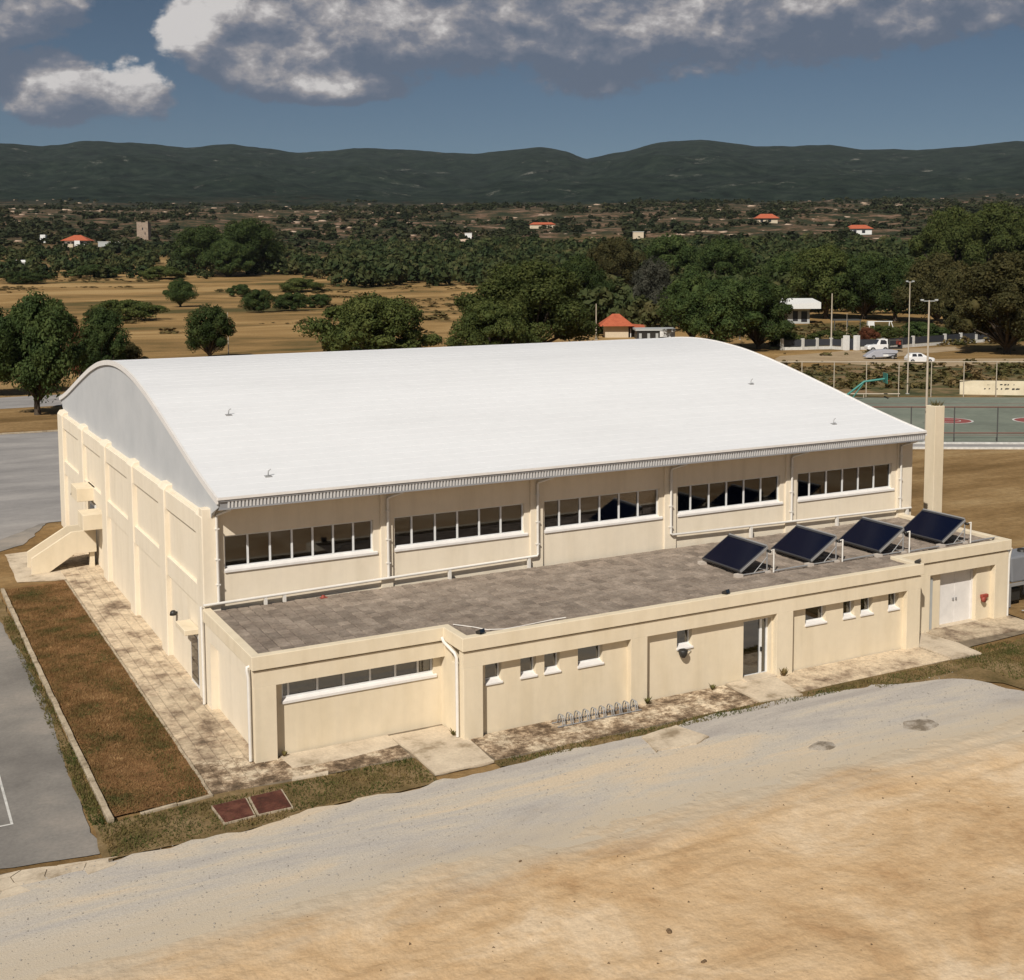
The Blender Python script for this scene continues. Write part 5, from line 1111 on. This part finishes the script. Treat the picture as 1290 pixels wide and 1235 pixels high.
BUSH = [(160, 404, 377, 84, 'wide green bush in the dry field behind the pointed tree'), (128, 408, 388, 40, 'left end bush of the wide hedge in the dry field'), (303, 374, 358, 34, 'small round bush right of the lone field tree'),
        (325, 394, 364, 38, 'dark round bush nearest the roof in the dry field'), (366, 392, 368, 44, 'low dark bush right of the dark round bush in the field'), (402, 388, 370, 38, 'low bush at the right end of the field hedge'),
        (378, 368, 350, 60, 'green bush at the far side of the field left of the gap'), (30, 358, 342, 60, 'low bush at the far left end of the field'), (1040, 432, 416, 46, 'green garden shrub behind the white fence near the pale pole'), (1093, 432, 412, 26, 'red flowering shrub by the gate'),
        (1115, 426, 410, 40, 'green shrub below the white swing frame'), (1160, 428, 405, 60, 'dark shrub behind the fence right of the swing frame'), (990, 437, 418, 50, 'green shrub at the left end of the white fence'), (205, 352, 335, 60, 'grey green bush row left of the big clump'), (120, 350, 333, 70, 'bush row behind the field in the left middle')]
for px_, py_, tp_, wp_, lb_ in BUSH: plant('bush', px_, py_, tp_, wp_, 5, 3 if 'red' in lb_ else (1 if 'green' in lb_ else 0), lb_, 'bush', 'bushes in field and garden')

# woods and scrub that read as one mass
def low_tree(seed, nq, leaf, core=3):
    V, cs = crown_arrays(seed, 1.0, 1.0, 0.0, 11, nq, leaf, .42); Fq = quads(len(V))
    if core: CV, CF = core_arrays(seed, cs[:1] if core == 2 else cs[[0, 3, 7]], 1.0, 1.0, .9 if core == 2 else .6, 5); Fq = np.concatenate([Fq, CF+len(V)]); V = np.concatenate([V, CV])
    return V, Fq
def scatter(name, spots, protos, mat, label, cat):
    Vs = []; Fs = []; o = 0; g = np.random.default_rng(5)
    for (x, y, z, w, h) in spots:
        V, Fq = protos[g.integers(len(protos))]; a = g.uniform(0, 6.28); c, s = math.cos(a), math.sin(a)
        Q = np.stack([(V[:, 0]*c-V[:, 1]*s)*w+x, (V[:, 0]*s+V[:, 1]*c)*w+y, V[:, 2]*h+z-.06*h], 1); Vs.append(Q); Fs.append(Fq+o); o += len(V)
    ob = arr_obj(name, np.concatenate(Vs), np.concatenate(Fs), mat); return tag(ob, label, cat, None, 'stuff')
def in_poly(x, y, P):
    c = False; j = len(P)-1
    for i in range(len(P)):
        if (P[i][1] > y) != (P[j][1] > y) and x < (P[j][0]-P[i][0])*(y-P[i][1])/(P[j][1]-P[i][1])+P[i][0]: c = not c
        j = i
    return c
FIELDS = [[(-400, 352), (190, 352), (420, 353), (425, 372), (470, 362), (605, 360), (612, 460), (-400, 460)], [(1075, 296), (1150, 299), (1150, 321), (1085, 318)], [(425, 352), (470, 374), (425, 380)]]
def in_polys(ux, uy):
    r = np.zeros(len(ux), bool)
    for P in FIELDS:
        c = np.zeros(len(ux), bool); j = len(P)-1
        for i in range(len(P)):
            (xi, yi), (xj, yj) = P[i], P[j]; c ^= ((yi > uy) != (yj > uy)) & (ux < (xj-xi)*(uy-yi)/((yj-yi) or 1e-9)+xi); j = i
        r |= c
    return r
def woods(r0, r1, n, seed, kind):
    g = np.random.default_rng(seed); az = g.uniform(-.56, .56, n)+YAW; r = np.sqrt(g.uniform(r0**2, r1**2, n)); x, y = CAM[0]+np.sin(az)*r, CAM[1]+np.cos(az)*r
    z = terrain(x, y); ux, uy, d = to_px(np.stack([x, y, z], 1)); ok = ~in_polys(ux, uy) & ~((ux < 740) & (uy > 374)) & ~((ux >= 740) & (uy > 398) & ((ux > 965) | (uy > 424)))
    cl = fbm(x/70, y/70, 77, 4); c2 = fbm(x/28, y/28, 87, 3); q = g.uniform(size=n)
    if kind < 2:
        ok &= cl+c2*.4 > np.where(ux > 420, -.55, -.22); ok &= q < np.where(ux > 420, 1, .75)
        w = g.uniform(7, 12.5, n); h = w*g.uniform(.8, 1.12, n); small = (ux < 420) & (g.uniform(size=n) < .5); w = np.where(small, w*.6, np.where(ux < 420, w*.85, w)); h = np.where(small, h*.42, np.where(ux < 420, h*.75, h))
    else:
        ok &= cl*1.2+c2*.6 > .06+(r-900)/7000; w = 3+9*g.uniform(0, 1, n)**2; h = w*g.uniform(.45, .8, n)
    return np.stack([x, y, z, w, h], 1)[ok]
near_, far_, scrub_ = woods(215, 500, 900, 21, 0), woods(500, 930, 4600, 22, 1), woods(880, 2600, 30000, 23, 2)
print('WOODS', len(near_), len(far_), len(scrub_))
scatter('woodland', near_, [low_tree(100+k, 520, .075) for k in range(6)], M['wood_leaf'], 'dense dark green wood of mixed trees beyond the dry field', 'woods')
scatter('distant_woodland', far_, [low_tree(200+k, 110, .15, 2) for k in range(6)], M['wood_leaf'], 'farther dark wood below the rocky slope', 'woods')
scatter('scrub', scrub_, [low_tree(300+k, 34, .27, 0) for k in range(6)], M['scrub_leaf'], 'scattered dark scrub bushes on the rocky slope', 'scrub')
def tufts():
    g = np.random.default_rng(44); sp = []
    for k in range(1500):
        px, py = g.uniform(930, 1420), g.uniform(412, 491)
        if 436 < py < 461 and g.uniform() < .93: continue
        q = gp(px, py, 0); a = (q[:2]-O0) @ E1; b = (q[:2]-O0) @ E2
        if b < 35.2: continue
        w = .5+1.6*g.uniform()**3+(1.0 if py < 436 else 0)*g.uniform(); sp.append((q[0], q[1], 0, w, w*g.uniform(.35, .7)))
    scatter('meadow_tufts', sp, [low_tree(400+k, 34, .27, 0) for k in range(6)], M['meadow_leaf'], 'rough tufts of grass and weeds between the court and the white wall', 'grass')
tufts()
def field_tufts():
    g = np.random.default_rng(46); sp = []
    n = 14000; az = g.uniform(-.50, .0, n)+YAW; r = np.sqrt(g.uniform(190**2, 900**2, n)); x, y = CAM[0]+np.sin(az)*r, CAM[1]+np.cos(az)*r; z = terrain(x, y); ux, uy, d = to_px(np.stack([x, y, z], 1))
    ok = in_polys(ux, uy) & (uy < 452) & (fbm(x/45, y/28, 91, 4) > .14+.2*g.uniform(size=n)); w = .8+2.2*g.uniform(size=n)**3
    sp = np.stack([x, y, z, w*1.4, w*g.uniform(.25, .5, n)], 1)[ok]
    scatter('field_tufts', sp, [low_tree(500+k, 26, .30, 0) for k in range(5)], M['field_leaf'], 'patches of rough olive grass in the dry field', 'grass')
field_tufts()
def rocks():
    g = np.random.default_rng(9); Vs = []; Fs = []; o = 0
    for k in range(1500):
        px = g.uniform(-300, 1600); r = g.uniform(950, 2600); az = math.atan((px-645)/F_PX)+YAW
        x, y = CAM[0]+math.sin(az)*r, CAM[1]+math.cos(az)*r
        if float(fbm(x/120, y/120, 55, 3)) < -.02: continue
        z = float(terrain(x, y)); s = abs(g.normal())*1.0+.5; q = g.normal(size=(8, 3))*.18+np.array([(a, b, c) for a in (-1, 1) for b in (-1, 1) for c in (-.3, .6)])
        Vs.append(q*np.array([s*1.6, s*1.2, s*.8])+np.array([x, y, z])); Fs.append(np.array([(0, 2, 3, 1), (4, 5, 7, 6), (0, 1, 5, 4), (2, 6, 7, 3), (1, 3, 7, 5)])+o); o += 8
    tag(arr_obj('rocks', np.concatenate(Vs), np.concatenate(Fs), M['rock']), 'pale rocks strewn over the brown hillside', 'rocks', None, 'stuff')
rocks()

# grass and loose stones near the building
def blades(name, regions, n, hgt, mat, label, seed, wid=.012, spread=1.0):
    g = np.random.default_rng(seed); areas = [abs((r[1]-r[0])*(r[3]-r[2])) for r in regions]; tot = sum(areas); Ps = []
    for r, a in zip(regions, areas):
        m_ = int(n*a/tot); Ps.append(np.stack([g.uniform(r[0], r[1], m_), g.uniform(r[2], r[3], m_)], 1))
    P = np.concatenate(Ps); dn = fbm(P[:, 0]*.8, P[:, 1]*.8, seed, 4); P = P[dn > g.uniform(-.75, .15, len(P))]; m_ = len(P)
    a = g.uniform(0, 6.28, m_); h = hgt*g.uniform(.45, 1.35, m_)*(1+.5*fbm(P[:, 0]*.6, P[:, 1]*.6, seed+9, 3)); w = wid*g.uniform(.7, 1.5, m_); ln = g.normal(size=(m_, 2))*h[:, None]*.55*spread
    z0 = .05; B = np.stack([P[:, 0]-np.cos(a)*w, P[:, 1]-np.sin(a)*w, np.full(m_, z0)], 1); C = np.stack([P[:, 0]+np.cos(a)*w, P[:, 1]+np.sin(a)*w, np.full(m_, z0)], 1); T = np.stack([P[:, 0]+ln[:, 0], P[:, 1]+ln[:, 1], z0+h], 1)
    V = np.stack([B, C, T], 1).reshape(-1, 3); return tag(arr_obj(name, V, np.arange(len(V)).reshape(-1, 3), mat), label, 'grass', None, 'stuff')
def weed(x, y, z, h, label, seed):
    g = random.Random(seed); t_ = thing('weed', label, 'weed', (x, y, z), 0, 'weeds at the wall foot'); mb = MB()
    for k in range(34):
        a = g.uniform(0, 6.28); r_ = g.uniform(.3, 1)*h; tip = (math.cos(a)*r_*.6, math.sin(a)*r_*.6, r_*g.uniform(.5, 1)); w_ = .025
        mb.add([(0, 0, 0), (tip[0]*.6-math.sin(a)*w_, tip[1]*.6+math.cos(a)*w_, tip[2]*.7), tip, (tip[0]*.6+math.sin(a)*w_, tip[1]*.6-math.cos(a)*w_, tip[2]*.7)], [(0, 1, 2, 3)])
    mb.build('leaves', M['blade_green'], t_, local=True)
weed(19.75, -7.62, .08, .42, 'green weed at the wall right of the glazed entrance', 1); weed(16.5, -7.55, .08, .26, 'small weed at the wall foot left of the glazed entrance', 2); weed(13.62, -7.6, .08, .34, 'weed growing at the right end of the bicycle rack', 3)
weed(6.36, -7.0, .1, .28, 'weed at the foot of the downpipe in the front corner', 4); weed(.95, -5.95, .08, .22, 'weed inside the left recess of the annex', 5)
blades('dry_grass', [(-4.6, -1.85, -7.7, 19.8)], 90000, .075, M['blade_dry'], 'short dry brown grass filling the kerbed strip beside the gable', 3, .016)
blades('verge_grass', [(-5.25, -4.82, -8, 15), (-5.2, -4.82, -8, 8), (-2.75, -1.85, -7.5, 5), (-4.5, -1.9, -7.6, -6.7), (-5.1, -.2, -10.15, -8.0), (-.2, 4.5, -9.85, -7.95), (6.7, 22, -9.85, -9.4), (22, 27, -10.3, -9.35), (27, 38, -12, -9.3), (28.5, 44, -18, -8.6)], 85000, .085, M['blade_green'], 'patchy olive grass along the front verge of the track', 4, .016)
def pebbles(name, n, x0, x1, y0, y1, s0, s1, z, mat, label, seed, zf=None):
    g = np.random.default_rng(seed); X = g.uniform(x0, x1, n); Y = g.uniform(y0, y1, n); s = s0+(s1-s0)*g.uniform(0, 1, n)**4
    Z = np.full(n, z) if zf is None else zf(X, Y)
    base = np.array([(-1, -.6, 0), (.9, -.8, 0), (.2, 1, 0), (-.1, .1, .75)])
    V = base[None]*s[:, None, None]*g.uniform(.6, 1.4, (n, 4, 3)); a = g.uniform(0, 6.28, n); c, s_ = np.cos(a)[:, None], np.sin(a)[:, None]
    V = np.stack([V[:, :, 0]*c-V[:, :, 1]*s_+X[:, None], V[:, :, 0]*s_+V[:, :, 1]*c+Y[:, None], V[:, :, 2]+Z[:, None]], -1).reshape(-1, 3)
    Fq = np.concatenate([np.arange(n)[:, None]*4+np.array([q]) for q in ((0, 1, 3), (1, 2, 3), (2, 0, 3))]); return tag(arr_obj(name, V, Fq, mat), label, 'stones', None, 'stuff')
pebbles('road_gravel', 5000, -14, 26, -15, -10.2, .008, .035, .06, M['pebble'], 'loose grey gravel strewn over the track', 31)
pebbles('sand_pebbles', 1300, -14, 40, -30, -15.2, .008, .05, .05, M['clod'], 'small dark clods and pebbles scattered over the sand', 32, lambda X, Y: sand_z(X, Y))
def clod(x, y, s, label):
    g = random.Random(int(x*100)); mb = MB()
    for k in range(5):
        a = g.uniform(0, 6.28); d_ = s*.7*g.random(); r_ = s*g.uniform(.35, .7); mb.lathe([(0.001, r_*.9), (r_*.6, r_*.7), (r_, r_*.2), (r_*.9, -.03)], (x+math.cos(a)*d_, y+math.sin(a)*d_, float(sand_z(np.array(x), np.array(y)))), 7)
    tag(mb.build('earth_clod', M['clod']), label, 'clod', 'dark clods on the sand')
for (a, b), s, l_ in (((843, 1174), .10, 'largest dark clod lying on the open sand'), ((886, 1213), .07, 'dark clod near the bottom edge, right of the largest one'), ((655, 1087), .05, 'tiny dark clod in the middle of the sand left of the others')):
    q = gp(a, b, .06); clod(q[0], q[1], s, l_)
for (a, b), l_, r_ in (((1037, 940), 'worn dark pothole in the track, left of the two', .45), ((1160, 913), 'worn dark pothole in the track, right of the two', .6)):
    q = gp(a, b, .06); n_ = 22; vs = [(q[0], q[1], .10)]
    for k_, h_ in ((.35, .095), (.7, .07), (1.0, .045)):
        for t in range(n_): a_ = 6.2832*t/n_; w_ = r_*k_*(1+.28*float(fbm(math.cos(a_)*1.3+q[0], math.sin(a_)*1.3+k_, 8, 3))); vs.append((q[0]+math.cos(a_)*w_*1.15, q[1]+math.sin(a_)*w_*.85, h_+.012*float(fbm(a_*2, k_*3, 4, 3))))
    fs = [(0, 1+t, 1+(t+1) % n_) for t in range(n_)]+[(1+k_*n_+t, 1+(k_+1)*n_+t, 1+(k_+1)*n_+(t+1) % n_, 1+k_*n_+(t+1) % n_) for k_ in (0, 1) for t in range(n_)]
    tag(MB().add(vs, fs, True).build('earth_mound', M['mound']), kind='structure')

# ------------------------------------------------------------------ air
HAZE = 1.7e-5
hz = bpy.data.materials.new('haze_air'); hz.use_nodes = True; nt = hz.node_tree; nt.nodes.remove(nt.nodes['Principled BSDF'])
pv = nt.nodes.new('ShaderNodeVolumePrincipled'); pv.inputs['Color'].default_value = (.80, .90, 1, 1); pv.inputs['Density'].default_value = HAZE; pv.inputs['Anisotropy'].default_value = .0
nt.links.new(pv.outputs[0], nt.nodes['Material Output'].inputs['Volume'])
tag(MB().box(-11000, 11000, -11000, 11000, -25, 1100).build('haze', hz), 'pale blue haze over the far hills', 'haze', None, 'stuff')
